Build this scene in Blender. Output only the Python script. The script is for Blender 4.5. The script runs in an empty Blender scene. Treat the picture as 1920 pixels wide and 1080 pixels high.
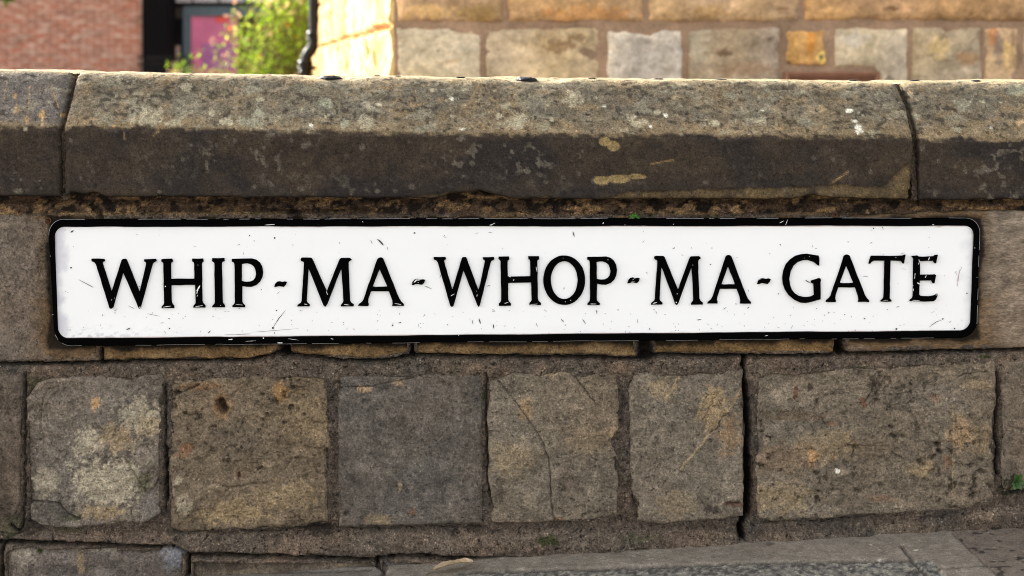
import bpy, math, random
import numpy as np

# ------------------------------------------------------------------ camera, world, sun, exposure
S = bpy.context.scene
D = 2.667            # camera to wall face
CZ = 0.95            # camera height (horizon at row 120 of the 1920x1080 photograph)
HROW = 120.0
cam_d = bpy.data.cameras.new('camera')
cam = bpy.data.objects.new('camera', cam_d)
S.collection.objects.link(cam)
cam.location = (0, -D, CZ)
cam.rotation_euler = (math.radians(90), 0, 0)
cam_d.sensor_width = 36
cam_d.lens = 50.0
cam_d.shift_y = -(540 - HROW) / 1920
cam_d.clip_start = 0.05
cam_d.clip_end = 3000
cam_d.dof.use_dof = True
cam_d.dof.focus_distance = D - 0.01
cam_d.dof.aperture_fstop = 4.2
S.camera = cam

SUN_DIR = np.array([-0.80, 0.42, 0.0])
SUN_DIR = SUN_DIR / np.linalg.norm(SUN_DIR)
SUN_EL = math.radians(31)
W = bpy.data.worlds.new("World")
S.world = W
W.use_nodes = True
nt = W.node_tree
for n in list(nt.nodes):
    nt.nodes.remove(n)
sky = nt.nodes.new('ShaderNodeTexSky')
sky.sky_type = 'NISHITA'
sky.sun_disc = False
sky.sun_elevation = SUN_EL
sky.sun_rotation = math.atan2(SUN_DIR[0], SUN_DIR[1])
sky.dust_density = 3.0
bg = nt.nodes.new('ShaderNodeBackground')
bg.inputs['Strength'].default_value = 0.13
wo = nt.nodes.new('ShaderNodeOutputWorld')
# thin high cloud: the blue of the sky is mostly washed out
bw = nt.nodes.new('ShaderNodeRGBToBW')
warm = nt.nodes.new('ShaderNodeMix'); warm.data_type = 'RGBA'; warm.blend_type = 'MULTIPLY'; warm.inputs[0].default_value = 1.0
warm.inputs[7].default_value = (1.02, 1.0, 0.97, 1)
cl = nt.nodes.new('ShaderNodeMix'); cl.data_type = 'RGBA'; cl.inputs[0].default_value = 0.86
nt.links.new(sky.outputs[0], bw.inputs[0])
nt.links.new(bw.outputs[0], warm.inputs[6])
nt.links.new(sky.outputs[0], cl.inputs[6])
nt.links.new(warm.outputs[2], cl.inputs[7])
nt.links.new(cl.outputs[2], bg.inputs[0])
nt.links.new(bg.outputs[0], wo.inputs[0])
sun_d = bpy.data.lights.new('sun', 'SUN')
sun_d.energy = 3.2
sun_d.angle = math.radians(0.5)
sun_d.color = (1.0, 0.93, 0.80)
sun = bpy.data.objects.new('sun', sun_d)
S.collection.objects.link(sun)
import mathutils
sv = mathutils.Vector((SUN_DIR[0] * math.cos(SUN_EL), SUN_DIR[1] * math.cos(SUN_EL), math.sin(SUN_EL)))
sun.rotation_euler = sv.to_track_quat('Z', 'Y').to_euler()
sun.location = (-5, 3, 8)
S.view_settings.view_transform = 'Standard'
S.view_settings.look = 'None'
S.view_settings.exposure = 2.42
S.cycles.filter_width = 1.0
S.view_settings.gamma = 1.0

# ------------------------------------------------------------------ helpers
COL = S.collection


def lin(r, g, b):
    f = lambda c: ((c / 255) / 12.92) if c / 255 <= 0.04045 else (((c / 255) + 0.055) / 1.055) ** 2.4
    return np.array([f(r), f(g), f(b)])


def tag(o, label=None, cat=None, group=None, kind=None):
    if label: o['label'] = label
    if cat: o['category'] = cat
    if group: o['group'] = group
    if kind: o['kind'] = kind
    return o


def empty(name, loc=(0, 0, 0)):
    o = bpy.data.objects.new(name, None)
    o.location = loc
    o.empty_display_size = 0.1
    COL.objects.link(o)
    return o


def link(name, me, mat, parent=None):
    o = bpy.data.objects.new(name, me)
    COL.objects.link(o)
    if mat is not None:
        me.materials.append(mat)
    if parent is not None:
        o.parent = parent
        o.matrix_parent_inverse = mathutils.Matrix.Translation(-mathutils.Vector(parent.location))
    return o


def mesh_np(name, V, F, C=None, smooth=True):
    """V (n,3), F (m,3|4) arrays, C (n,3) point colours"""
    me = bpy.data.meshes.new(name)
    V = np.asarray(V, dtype=np.float32)
    F = np.asarray(F, dtype=np.int32)
    k = F.shape[1]
    me.vertices.add(len(V))
    me.vertices.foreach_set('co', V.ravel())
    me.loops.add(F.size)
    me.loops.foreach_set('vertex_index', F.ravel())
    me.polygons.add(len(F))
    me.polygons.foreach_set('loop_start', np.arange(0, F.size, k, dtype=np.int32))
    me.polygons.foreach_set('loop_total', np.full(len(F), k, dtype=np.int32))
    me.polygons.foreach_set('use_smooth', np.full(len(F), smooth, dtype=bool))
    if C is not None:
        a = me.color_attributes.new('tint', 'FLOAT_COLOR', 'POINT')
        c4 = np.ones((len(V), 4), dtype=np.float32)
        c4[:, :3] = np.clip(C, 0.001, 1)
        a.data.foreach_set('color', c4.ravel())
    me.update(calc_edges=True)
    me.validate()
    return me


def grid_faces(n, m):
    i = np.arange(n - 1)[:, None]
    j = np.arange(m - 1)[None, :]
    a = i * m + j
    return np.stack([a, a + 1, a + m + 1, a + m], axis=-1).reshape(-1, 4)


def _hash(ix, iy, seed):
    h = (ix.astype(np.int64) * 374761393 + iy.astype(np.int64) * 668265263 + seed * 974634777) & 0xffffffff
    h = ((h ^ (h >> 13)) * 1274126177) & 0xffffffff
    h = (h ^ (h >> 16)) & 0xffff
    return h / 65535.0


def vnoise(x, y, seed=0):
    ix = np.floor(x); iy = np.floor(y)
    fx = x - ix; fy = y - iy
    fx = fx * fx * (3 - 2 * fx); fy = fy * fy * (3 - 2 * fy)
    a = _hash(ix, iy, seed); b = _hash(ix + 1, iy, seed)
    c = _hash(ix, iy + 1, seed); d = _hash(ix + 1, iy + 1, seed)
    return (a * (1 - fx) + b * fx) * (1 - fy) + (c * (1 - fx) + d * fx) * fy


def fbm(x, y, freq, octv=4, seed=0, gain=0.55):
    """about -1..1"""
    x = np.asarray(x, dtype=float); y = np.asarray(y, dtype=float)
    s = 0; amp = 1; tot = 0
    for o in range(octv):
        s = s + amp * (vnoise(x * freq + 17.3 * o, y * freq - 9.1 * o, seed * 13 + o) * 2 - 1)
        tot += amp; amp *= gain; freq *= 2.03
    return s / tot * 1.5


def sstep(a, b, x):
    t = np.clip((x - a) / (b - a + 1e-9), 0, 1)
    return t * t * (3 - 2 * t)


def proj(X, Y, Z):
    d = np.asarray(Y) + D
    return 960 + np.asarray(X) / d * 2667.0, HROW - (np.asarray(Z) - CZ) / d * 2667.0


def seg_dist(px, py, pts):
    best = np.full(np.shape(px), 1e9)
    for (x0, y0), (x1, y1) in zip(pts[:-1], pts[1:]):
        dx, dy = x1 - x0, y1 - y0
        L = dx * dx + dy * dy + 1e-9
        t = np.clip(((px - x0) * dx + (py - y0) * dy) / L, 0, 1)
        best = np.minimum(best, np.hypot(px - x0 - t * dx, py - y0 - t * dy))
    return best


def mixc(C, col, m):
    m = np.clip(m, 0, 1)[..., None]
    return C * (1 - m) + np.asarray(col) * m


class Plane:
    """vertical plane: point o (x,y), unit direction d along it, outward normal n"""
    def __init__(s, o, d, n):
        s.o = np.array(o, float); s.d = np.array(d, float); s.n = np.array(n, float)

    def px(s, px, py):
        a = (px - 960) / 2667.0
        t = ((s.o[1] + D) * a - s.o[0]) / (s.d[0] - a * s.d[1])
        dep = s.o[1] + D + t * s.d[1]
        return t, CZ - (py - HROW) / 2667.0 * dep

    def world(s, t, z, h):
        return s.o[0] + s.d[0] * t + s.n[0] * h, s.o[1] + s.d[1] * t + s.n[1] * h, z


WALL = Plane((0, 0), (1, 0), (0, -1))
A10 = math.radians(10)
CORNER = ((740 - 960) / 2667.0 * 5.5, 5.5 - D)
CHF = Plane(CORNER, (math.cos(A10), math.sin(A10)), (math.sin(A10), -math.cos(A10)))
CHS = Plane(CORNER, (-math.sin(A10), math.cos(A10)), (-math.cos(A10), -math.sin(A10)))


# ------------------------------------------------------------------ materials
def nodes(m):
    m.use_nodes = True
    t = m.node_tree
    for n in list(t.nodes):
        t.nodes.remove(n)
    o = t.nodes.new('ShaderNodeOutputMaterial')
    b = t.nodes.new('ShaderNodeBsdfPrincipled')
    t.links.new(b.outputs[0], o.inputs[0])
    return t, b, o


def N(t, kind, **kw):
    n = t.nodes.new(kind)
    for k, v in kw.items():
        setattr(n, k, v)
    return n


def ramp(t, src, stops, interp='LINEAR'):
    r = t.nodes.new('ShaderNodeValToRGB')
    r.color_ramp.interpolation = interp
    e = r.color_ramp.elements
    while len(e) > 1: e.remove(e[-1])
    e[0].position = stops[0][0]; e[0].color = (*([stops[0][1]] * 3), 1) if np.isscalar(stops[0][1]) else (*stops[0][1], 1)
    for p, c in stops[1:]:
        x = e.new(p); x.color = (*([c] * 3), 1) if np.isscalar(c) else (*c, 1)
    t.links.new(src, r.inputs[0])
    return r.outputs[0]


def mul(t, a, b, fac=1.0, mode='MULTIPLY'):
    m = t.nodes.new('ShaderNodeMix'); m.data_type = 'RGBA'; m.blend_type = mode
    if np.isscalar(fac): m.inputs[0].default_value = fac
    else: t.links.new(fac, m.inputs[0])
    for s, i in ((a, 6), (b, 7)):
        if isinstance(s, (tuple, list)): m.inputs[i].default_value = (*s[:3], 1)
        else: t.links.new(s, m.inputs[i])
    return m.outputs[2]


def noise(t, vec, scale, detail=4, rough=0.6, dist=0.0):
    n = t.nodes.new('ShaderNodeTexNoise')
    n.inputs['Scale'].default_value = scale
    n.inputs['Detail'].default_value = detail
    n.inputs['Roughness'].default_value = rough
    n.inputs['Distortion'].default_value = dist
    t.links.new(vec, n.inputs['Vector'])
    return n.outputs[0]


def mapping(t, scale=(1, 1, 1), rot=(0, 0, 0)):
    g = t.nodes.new('ShaderNodeNewGeometry')
    m = t.nodes.new('ShaderNodeMapping')
    m.inputs['Scale'].default_value = scale
    m.inputs['Rotation'].default_value = rot
    t.links.new(g.outputs['Position'], m.inputs[0])
    return m.outputs[0]


def stone_mat(name, grain=260, lo=0.55, hi=1.55, bump=0.5, bdist=0.004, speck=0.35, light_speck=0.3,
              aniso=(1, 1, 1), rough=0.92, scale=1.0, pit=0.5):
    m = bpy.data.materials.new(name)
    t, b, o = nodes(m)
    vec = mapping(t, aniso)
    a = N(t, 'ShaderNodeAttribute', attribute_name='tint')
    n1 = noise(t, vec, 38 * scale, 6, 0.65)
    n2 = noise(t, vec, grain * scale, 5, 0.75)
    n3 = noise(t, vec, 120 * scale, 3, 0.6, 0.4)
    c = mul(t, a.outputs['Color'], ramp(t, n1, [(0.30, 0.74), (0.70, 1.26)]))
    c = mul(t, c, ramp(t, n2, [(0.33, lo), (0.5, 1.0), (0.68, hi)]))
    n4 = noise(t, vec, grain * 0.42 * scale, 4, 0.7)
    c = mul(t, c, ramp(t, n4, [(0.34, 0.5 + lo / 2), (0.5, 1.0), (0.66, 0.5 + hi / 2)]))
    # dark pin holes and pale grains
    c = mul(t, c, ramp(t, n3, [(0.30, 1 - speck), (0.40, 1.0)]))
    v = N(t, 'ShaderNodeTexVoronoi'); v.inputs['Scale'].default_value = 210 * scale
    t.links.new(vec, v.inputs['Vector'])
    sep = N(t, 'ShaderNodeSeparateColor'); t.links.new(v.outputs['Color'], sep.inputs[0])
    pick = ramp(t, sep.outputs[0], [(0.86, 0.0), (0.88, 1.0)])
    near = ramp(t, v.outputs['Distance'], [(0.18, 1.0), (0.42, 0.0)])
    fl = mul(t, pick, near)
    fl2 = mul(t, fl, (light_speck,) * 3)
    c = mul(t, c, mul(t, c, (2.6, 2.5, 2.4)), fl2, 'MIX')
    pick2 = ramp(t, sep.outputs[1], [(0.90, 0.0), (0.92, 1.0)])
    fd = mul(t, mul(t, pick2, near), (speck,) * 3)
    c = mul(t, c, (0.018, 0.015, 0.012), fd, 'MIX')
    t.links.new(c, b.inputs['Base Color'])
    b.inputs['Roughness'].default_value = rough
    b.inputs['Specular IOR Level'].default_value = 0.25
    bp = N(t, 'ShaderNodeBump'); bp.inputs['Strength'].default_value = bump; bp.inputs['Distance'].default_value = bdist
    hs = mul(t, n1, n2, 0.55, 'MIX')
    hs = mul(t, hs, n4, 0.4, 'MIX')
    hs = mul(t, hs, ramp(t, n3, [(0.28, 1 - pit), (0.42, 1.0)]))
    t.links.new(hs, bp.inputs['Height'])
    t.links.new(bp.outputs[0], b.inputs['Normal'])
    return m


def plain_mat(name, col, rough=0.6, spec=0.5, metal=0.0, var=0.15, scale=20, bump=0.0, emis=None):
    m = bpy.data.materials.new(name)
    t, b, o = nodes(m)
    vec = mapping(t)
    n1 = noise(t, vec, scale, 5, 0.6)
    c = mul(t, tuple(col), ramp(t, n1, [(0.3, 1 - var), (0.7, 1 + var)]))
    t.links.new(c, b.inputs['Base Color'])
    b.inputs['Roughness'].default_value = rough
    b.inputs['Specular IOR Level'].default_value = spec
    b.inputs['Metallic'].default_value = metal
    if bump:
        bp = N(t, 'ShaderNodeBump'); bp.inputs['Strength'].default_value = bump; bp.inputs['Distance'].default_value = 0.003
        t.links.new(n1, bp.inputs['Height']); t.links.new(bp.outputs[0], b.inputs['Normal'])
    return m


M_block = stone_mat('wall_sandstone', speck=0.5, light_speck=0.4, lo=0.5, hi=1.55, bump=1.0, bdist=0.012)
M_striate = stone_mat('tooled_sandstone', aniso=(0.5, 1, 1.4), speck=0.3, light_speck=0.2, bump=0.7, bdist=0.004, pit=0.2)
M_coping = stone_mat('coping_sandstone', grain=330, speck=0.55, light_speck=0.35, bump=0.6, bdist=0.003, lo=0.5, hi=1.6)
M_mortar = stone_mat('gritty_mortar', grain=300, lo=0.35, hi=1.9, bump=1.0, bdist=0.016, speck=0.85, light_speck=0.85, pit=0.8)
M_pave = stone_mat('pavement_stone', grain=420, lo=0.62, hi=1.4, bump=0.45, bdist=0.003, speck=0.35, light_speck=0.45, pit=0.3)
M_church = stone_mat('building_sandstone', scale=0.35, lo=0.82, hi=1.2, bump=0.6, bdist=0.008, speck=0.15, light_speck=0.05)
M_sidewall = stone_mat('weathered_pale_sandstone', scale=0.35, lo=0.82, hi=1.2, bump=0.8, bdist=0.012, speck=0.2, light_speck=0.1)


# ------------------------------------------------------------------ Coons patch stone blocks
def resample(pts, n):
    pts = np.array(pts, float)
    seg = np.hypot(*(pts[1:] - pts[:-1]).T)
    s = np.concatenate([[0], np.cumsum(seg)]); s /= s[-1]
    u = np.linspace(0, 1, n)
    return np.stack([np.interp(u, s, pts[:, 0]), np.interp(u, s, pts[:, 1])], -1)


def coons(top, bottom, left, right, nu, nv):
    T = resample(top, nu); B = resample(bottom, nu); L = resample(left, nv); R = resample(right, nv)
    u = np.linspace(0, 1, nu)[None, :, None]; v = np.linspace(0, 1, nv)[:, None, None]
    P = (1 - v) * T[None] + v * B[None] + (1 - u) * L[:, None] + u * R[:, None] \
        - ((1 - u) * (1 - v) * T[0] + u * (1 - v) * T[-1] + (1 - u) * v * B[0] + u * v * B[-1])
    return P


def block(parent, mat, plane, corners, colf, proud=0.010, step=0.003, wob=3.0, relief=0.003, rnd=0.006, seed=1,
          top=None, bottom=None, left=None, right=None, carve=None, name='stone_block', stri=0, flake=0, back=0.03, px_in=True,
          wfreq=0.03, cham=None):
    """corners tl,tr,br,bl in photo pixels (or plane metres when px_in False)"""
    tl, tr, br, bl = corners
    top = top or [tl, tr]; bottom = bottom or [bl, br]; left = left or [tl, bl]; right = right or [tr, br]
    left = [top[0]] + list(left[1:-1]) + [bottom[0]]
    right = [top[-1]] + list(right[1:-1]) + [bottom[-1]]
    if px_in:
        f = lambda pts: [plane.px(*p) for p in pts]
        top, bottom, left, right = map(f, (top, bottom, left, right))
        wobm = wob * (abs(plane.px(1000, 0)[0] - plane.px(999, 0)[0]))
    else:
        wobm = wob
    w = abs(top[-1][0] - top[0][0]); hgt = abs(top[0][1] - bottom[0][1])
    nu = max(8, int(w / step)); nv = max(8, int(hgt / step))
    P = coons(top, bottom, left, right, nu, nv)
    T = P[..., 0]; Z = P[..., 1]
    u = np.linspace(0, 1, nu)[None, :]; v = np.linspace(0, 1, nv)[:, None]
    eu = np.minimum(u, 1 - u) * w; ev = np.minimum(v, 1 - v) * hgt
    e = np.minimum(eu, ev) + 0 * T
    fr = 1.0 / max(wobm, 1e-4) * wfreq * 3
    wv = np.exp(-e / 0.03)
    T0 = T + fbm(T * 0.3 + 7, Z, fr, 4, seed + 5) * wobm * wv * 1.2
    Z0 = Z + fbm(T, Z * 0.3 + 3, fr, 4, seed + 9) * wobm * wv * 1.2
    # surface
    h = proud * (1 - np.exp(-e / rnd)) - 0.002
    h = h + relief * (fbm(T, Z, 9, 3, seed) * 0.9 + fbm(T, Z, 45, 4, seed + 1) * 0.35)
    if flake:
        q = fbm(T * 0.7, Z, 11, 6, seed + 20, 0.62) * 3.2
        fq = np.floor(q); h = h + flake * (fq + sstep(0.72, 1.0, q - fq))
    if stri:
        h = h + stri * fbm(T * 8, Z * 130, 1, 3, seed + 2)
    X, Y, ZZ = plane.world(T0, Z0, h)
    PX, PY = proj(X, Y, ZZ)
    if carve is not None:
        h = h - carve(PX, PY, T, Z)
    # skirt
    h[0, :] = -back; h[-1, :] = -back; h[:, 0] = -back; h[:, -1] = -back
    X, Y, ZZ = plane.world(T0, Z0, h)
    C = colf(PX, PY, T, Z, e)
    V = np.stack([X, Y, ZZ], -1).reshape(-1, 3)
    me = mesh_np(name, V, grid_faces(nv, nu)[:, ::-1], C.reshape(-1, 3))
    return link(name, me, mat, parent)


def blobs(PX, PY, C, lst, seed=3):
    nz = fbm(PX, PY, 0.12, 3, seed) * 0.45 + fbm(PX, PY, 0.4, 2, seed + 1) * 0.25
    for (x, y, rx, ry, col, a) in lst:
        r = np.hypot((PX - x) / rx, (PY - y) / ry)
        C = mixc(C, col, a * sstep(0.0, 0.45, 1.15 - r + nz))
    return C


def cracks(PX, PY, lst):
    d = 0
    for pts, wd, dep in lst:
        jig = fbm(PX, PY, 0.09, 3, 7) * 2.5
        dd = seg_dist(PX + jig, PY + jig * 0.6, pts)
        d = d + dep * np.exp(-(dd / wd) ** 2)
    return d


# ------------------------------------------------------------------ boundary wall
ZG = lambda x: 0.030 + 0.16 * np.tanh(0.062 / 0.16 * np.asarray(x, float))   # pavement height along the wall
wall = empty('boundary_wall', (0, 0.12, 0.03))
tag(wall, 'weathered sandstone block wall with chamfered coping, carrying the long street name sign', 'wall')

cB = lin(104, 92, 76)      # general block colour as it reads
K = np.array([1.53, 1.50, 1.56])                    # albedo scale for the wall


def gcol(base, var=0.22, seed=1, warm=0.05, fr=12):
    base = np.asarray(base) * K
    def f(PX, PY, T, Z, e):
        n = fbm(T, Z, fr, 4, seed); n2 = fbm(T, Z, 40, 3, seed + 3); n3 = fbm(T, Z, 6, 3, seed + 8)
        n4 = fbm(T, Z, 110, 3, seed + 6)
        C = base * np.clip(1 + var * n + 0.12 * n2 + 0.09 * n4, .3, 2)[..., None]
        C = C * np.stack([1 + warm * n3, 1 + 0 * n3, 1 - warm * n3], -1)
        bnd = fbm(T * 0.35, Z, 55, 4, seed + 12)
        C = C * (1 + .16 * bnd)[..., None]
        C = mixc(C, base * 1.55, .55 * sstep(.38, .7, fbm(T, Z, 32, 5, seed + 13, .7)))
        return mixc(C, base * .45, .55 * sstep(.40, .7, fbm(T, Z, 50, 4, seed + 14, .65)))
    return f


def extra(f, lst, seed=3, more=None):
    def g(PX, PY, T, Z, e):
        C = f(PX, PY, T, Z, e)
        C = blobs(PX, PY, C, [(a_, b_, c_, d_, np.asarray(e_) * (K if e_[0] > 0.06 else 1), f_) for a_, b_, c_, d_, e_, f_ in lst], seed)
        if more: C = more(C, PX, PY, T, Z, e)
        return C
    return g


tan = lin(150, 130, 95); pale = lin(165, 155, 130); pgrey = lin(150, 145, 130); dk = lin(45, 38, 32); moss = lin(55, 62, 25)
rust = lin(118, 84, 58); white_l = lin(215, 208, 190)


# row behind the sign
def rust_and_shade(C, PX, PY, T, Z, e):
    # rust and grime bleeding from the metal plate's edge, with its shadow painted in
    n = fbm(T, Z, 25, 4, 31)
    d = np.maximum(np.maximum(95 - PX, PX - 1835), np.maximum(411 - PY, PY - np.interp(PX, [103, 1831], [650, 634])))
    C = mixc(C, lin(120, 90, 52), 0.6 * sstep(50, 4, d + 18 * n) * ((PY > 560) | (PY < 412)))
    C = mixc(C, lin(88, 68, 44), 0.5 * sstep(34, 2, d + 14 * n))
    C = mixc(C, lin(18, 13, 8), 0.92 * sstep(10, 1, d + 7 * n))  # near-black fringe: shadow gap round the plate, put into the stone colour
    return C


row1 = [
    dict(c=((-60, 399), (184, 400), (188, 678), (-60, 680)), col=lin(98, 88, 76), m=M_block, s=11, wob=1.6),
    dict(c=((193, 404), (528, 404), (524, 672), (193, 677)), col=lin(122, 100, 70), m=M_block, s=12, wob=3,
         bottom=[(193, 677), (330, 674), (470, 673), (505, 667), (524, 655)]),
    dict(c=((545, 405), (768, 403), (768, 668), (545, 664)), col=lin(118, 97, 68), m=M_block, s=13, wob=3,
         bottom=[(545, 661), (575, 668), (640, 669), (700, 672), (735, 667), (768, 660)]),
    dict(c=((776, 400), (1188, 404), (1192, 670), (776, 665)), col=lin(124, 104, 74), m=M_block, s=14, wob=2,
         bottom=[(776, 664), (920, 666), (1060, 666), (1120, 665), (1150, 669), (1192, 670)]),
    dict(c=((1228, 404), (1562, 402), (1565, 662), (1226, 663)), col=lin(130, 106, 70), m=M_block, s=15, wob=2),
    dict(c=((1584, 398), (1990, 390), (1990, 652), (1586, 661)), col=lin(108, 97, 82), m=M_striate, s=16, wob=1.6,
         top=[(1584, 400), (1700, 397), (1800, 392), (1850, 393), (1990, 390)], stri=0.0003),
]
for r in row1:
    block(wall, r['m'], WALL, r['c'], extra(gcol(r['col'], 0.18, r['s']), [], 3, rust_and_shade), proud=0.007, wob=r['wob'], relief=0.0015,
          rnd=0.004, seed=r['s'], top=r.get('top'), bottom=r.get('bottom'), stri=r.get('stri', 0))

# main visible row
R2 = []
R2.append(dict(c=((-40, 700), (45, 699), (44, 1000), (-40, 1003)), col=lin(88, 78, 66), s=21, wob=2,
               bl=[(20, 985, 22, 22, moss, .5), (8, 950, 14, 30, dk, .5)], right=[(45, 699), (43, 760), (40, 850), (44, 930), (20, 985), (18, 1000)]))
R2.append(dict(c=((70, 705), (306, 701), (306, 975), (52, 980)), col=lin(102, 94, 82), s=22, wob=4, rel=0.004, fl=.0030,
               top=[(72, 712), (95, 706), (150, 703), (200, 704), (280, 701), (306, 701)],
               bottom=[(58, 975), (80, 986), (130, 988), (200, 984), (270, 982), (295, 968), (306, 960)],
               left=[(72, 712), (52, 745), (50, 850), (56, 930), (58, 975)],
               bl=[(165, 832, 30, 26, pale, .6), (205, 905, 72, 46, pale, .75), (262, 785, 42, 36, pale, .6), (220, 820, 30, 28, tan, .5),
                   (178, 758, 9, 12, lin(165, 130, 90), .8), (85, 905, 30, 28, pale, .45), (190, 960, 40, 16, tan, .6), (280, 800, 22, 25, tan, .4),
                   (270, 905, 12, 22, moss, .6), (135, 972, 18, 9, moss, .7), (100, 960, 40, 22, dk, .45), (285, 950, 22, 30, lin(105, 102, 95), .6),
                   (120, 740, 40, 20, lin(82, 78, 72), .4)],
               cr=[([(100, 715), (80, 750), (75, 800)], 2.2, .003), ([(60, 940), (110, 944), (125, 962), (150, 975)], 3, .007),
                   ([(235, 862), (258, 900), (275, 925), (300, 900)], 4, .004), ([(245, 955), (250, 985)], 1.5, .003)]))
R2.append(dict(c=((316, 712), (612, 701), (618, 982), (322, 994)), col=lin(102, 90, 72), s=23, wob=3.5, rel=0.003, fl=.0030,
               top=[(316, 713), (370, 708), (430, 706), (440, 709), (455, 703), (590, 699), (614, 703)],
               bottom=[(322, 985), (340, 995), (400, 996), (470, 994), (530, 992), (580, 985), (618, 978)],
               right=[(614, 703), (618, 780), (619, 840), (614, 870), (618, 920), (618, 978)],
               bl=[(525, 735, 16, 18, lin(150, 115, 70), .6), (350, 838, 12, 9, rust, .7), (340, 853, 14, 6, rust, .5), (380, 725, 40, 8, lin(125, 95, 65), .5),
                   (335, 900, 9, 9, pale, .7), (345, 945, 16, 22, pale, .45), (440, 960, 70, 22, tan, .55), (540, 930, 60, 30, tan, .35),
                   (447, 890, 5, 8, rust, .7), (416, 762, 16, 26, lin(135, 108, 78), .7), (570, 780, 50, 45, tan, .25), (440, 828, 50, 30, lin(84, 76, 64), .5)],
               cr=[([(413, 755), (419, 768)], 7.5, .035), ([(329, 738), (333, 737)], 4, .02), ([(333, 738), (372, 722)], 1.6, .006),
                   ([(400, 905), (430, 915), (470, 908), (500, 905)], 3, .004), ([(615, 845), (619, 865)], 4, .01), ([(487, 880), (492, 878)], 3, .008),
                   ([(447, 888), (447, 894)], 3.5, .01), ([(570, 778), (572, 779)], 3, .007)], pits=70))
R2.append(dict(c=((632, 701), (905, 699), (907, 982), (634, 989)), col=lin(86, 80, 71), s=24, wob=1.3, rel=0.0008, fl=.0002,
               bl=[(686, 731, 17, 6, lin(150, 128, 98), .9), (747, 718, 11, 7, lin(140, 120, 92), .8), (855, 745, 8, 20, lin(110, 104, 92), .4),
                   (750, 912, 5, 11, lin(140, 124, 100), .6), (848, 925, 16, 18, lin(112, 105, 92), .5), (774, 960, 6, 8, rust, .5), (710, 975, 30, 8, tan, .4)],
               cr=[([(634, 728), (690, 724), (740, 716), (775, 708)], 1.8, .004), ([(648, 964), (650, 968)], 2.5, .006)]))
R2.append(dict(c=((918, 706), (1156, 700), (1158, 975), (924, 980)), col=lin(106, 96, 80), s=25, wob=2.4, rel=0.0022, fl=.0014,
               top=[(918, 712), (945, 706), (965, 697), (1060, 694), (1080, 702), (1110, 699), (1156, 700)],
               right=[(1156, 700), (1162, 760), (1160, 800), (1148, 825), (1160, 860), (1161, 920), (1158, 970)],
               left=[(918, 712), (912, 790), (916, 850), (914, 900), (926, 950), (918, 968), (928, 978)],
               bottom=[(928, 978), (980, 981), (1040, 978), (1100, 977), (1158, 968)],
               bl=[(985, 770, 14, 22, lin(138, 116, 85), .7), (981, 820, 4, 4, pale, .7), (1030, 700, 30, 7, lin(135, 120, 90), .6), (960, 860, 45, 35, tan, .3),
                   (1100, 825, 40, 30, tan, .2), (1150, 812, 8, 14, lin(140, 115, 85), .6), (1047, 975, 8, 5, rust, .6), (1060, 900, 22, 30, lin(88, 74, 60), .3)],
               cr=[([(935, 715), (975, 765), (1000, 800), (1018, 830)], 1.8, .004), ([(1018, 830), (1028, 860), (1033, 900), (1034, 945), (1038, 975)], 2.2, .005),
                   ([(1022, 835), (1045, 858)], 1.0, .001), ([(1062, 873), (1075, 900), (1095, 925), (1098, 968)], 1.3, .002), ([(1075, 702), (1115, 755)], 1.3, .004),
                   ([(968, 811), (1080, 806)], 1.1, .002), ([(1090, 965), (1100, 964)], 2, .005), ([(1152, 858), (1156, 880)], 3, .006)]))
R2.append(dict(c=((1190, 698), (1393, 694), (1395, 972), (1196, 978)), col=lin(104, 96, 82), s=26, wob=2.4, rel=0.0018, fl=.0009,
               top=[(1188, 704), (1200, 697), (1280, 697), (1330, 693), (1393, 693)],
               left=[(1188, 704), (1177, 735), (1178, 800), (1176, 880), (1182, 925), (1194, 940), (1192, 975)],
               bottom=[(1192, 975), (1240, 983), (1300, 976), (1350, 973), (1395, 966)],
               bl=[(1338, 765, 26, 40, lin(138, 118, 86), .7), (1368, 815, 24, 38, lin(132, 106, 76), .55), (1240, 730, 30, 22, tan, .35), (1335, 955, 16, 9, lin(40, 36, 33), .7),
                   (1375, 945, 16, 5, lin(70, 42, 30), .7), (1270, 945, 40, 25, tan, .25)],
               cr=[([(1330, 815), (1345, 802), (1360, 775)], 2.0, .004), ([(1270, 885), (1300, 850), (1330, 815)], 2.2, -.0008), ([(1360, 775), (1392, 728)], 2.2, -.0008), ([(1304, 790), (1318, 750), (1336, 728), (1330, 745), (1352, 738)], 2.0, -.0010), ([(1250, 745), (1262, 728), (1275, 700)], 1.8, -.0008),
                   ([(1325, 745), (1345, 735), (1330, 765), (1318, 790)], 2, .003), ([(1366, 945), (1385, 942)], 3, .005)]))
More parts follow.
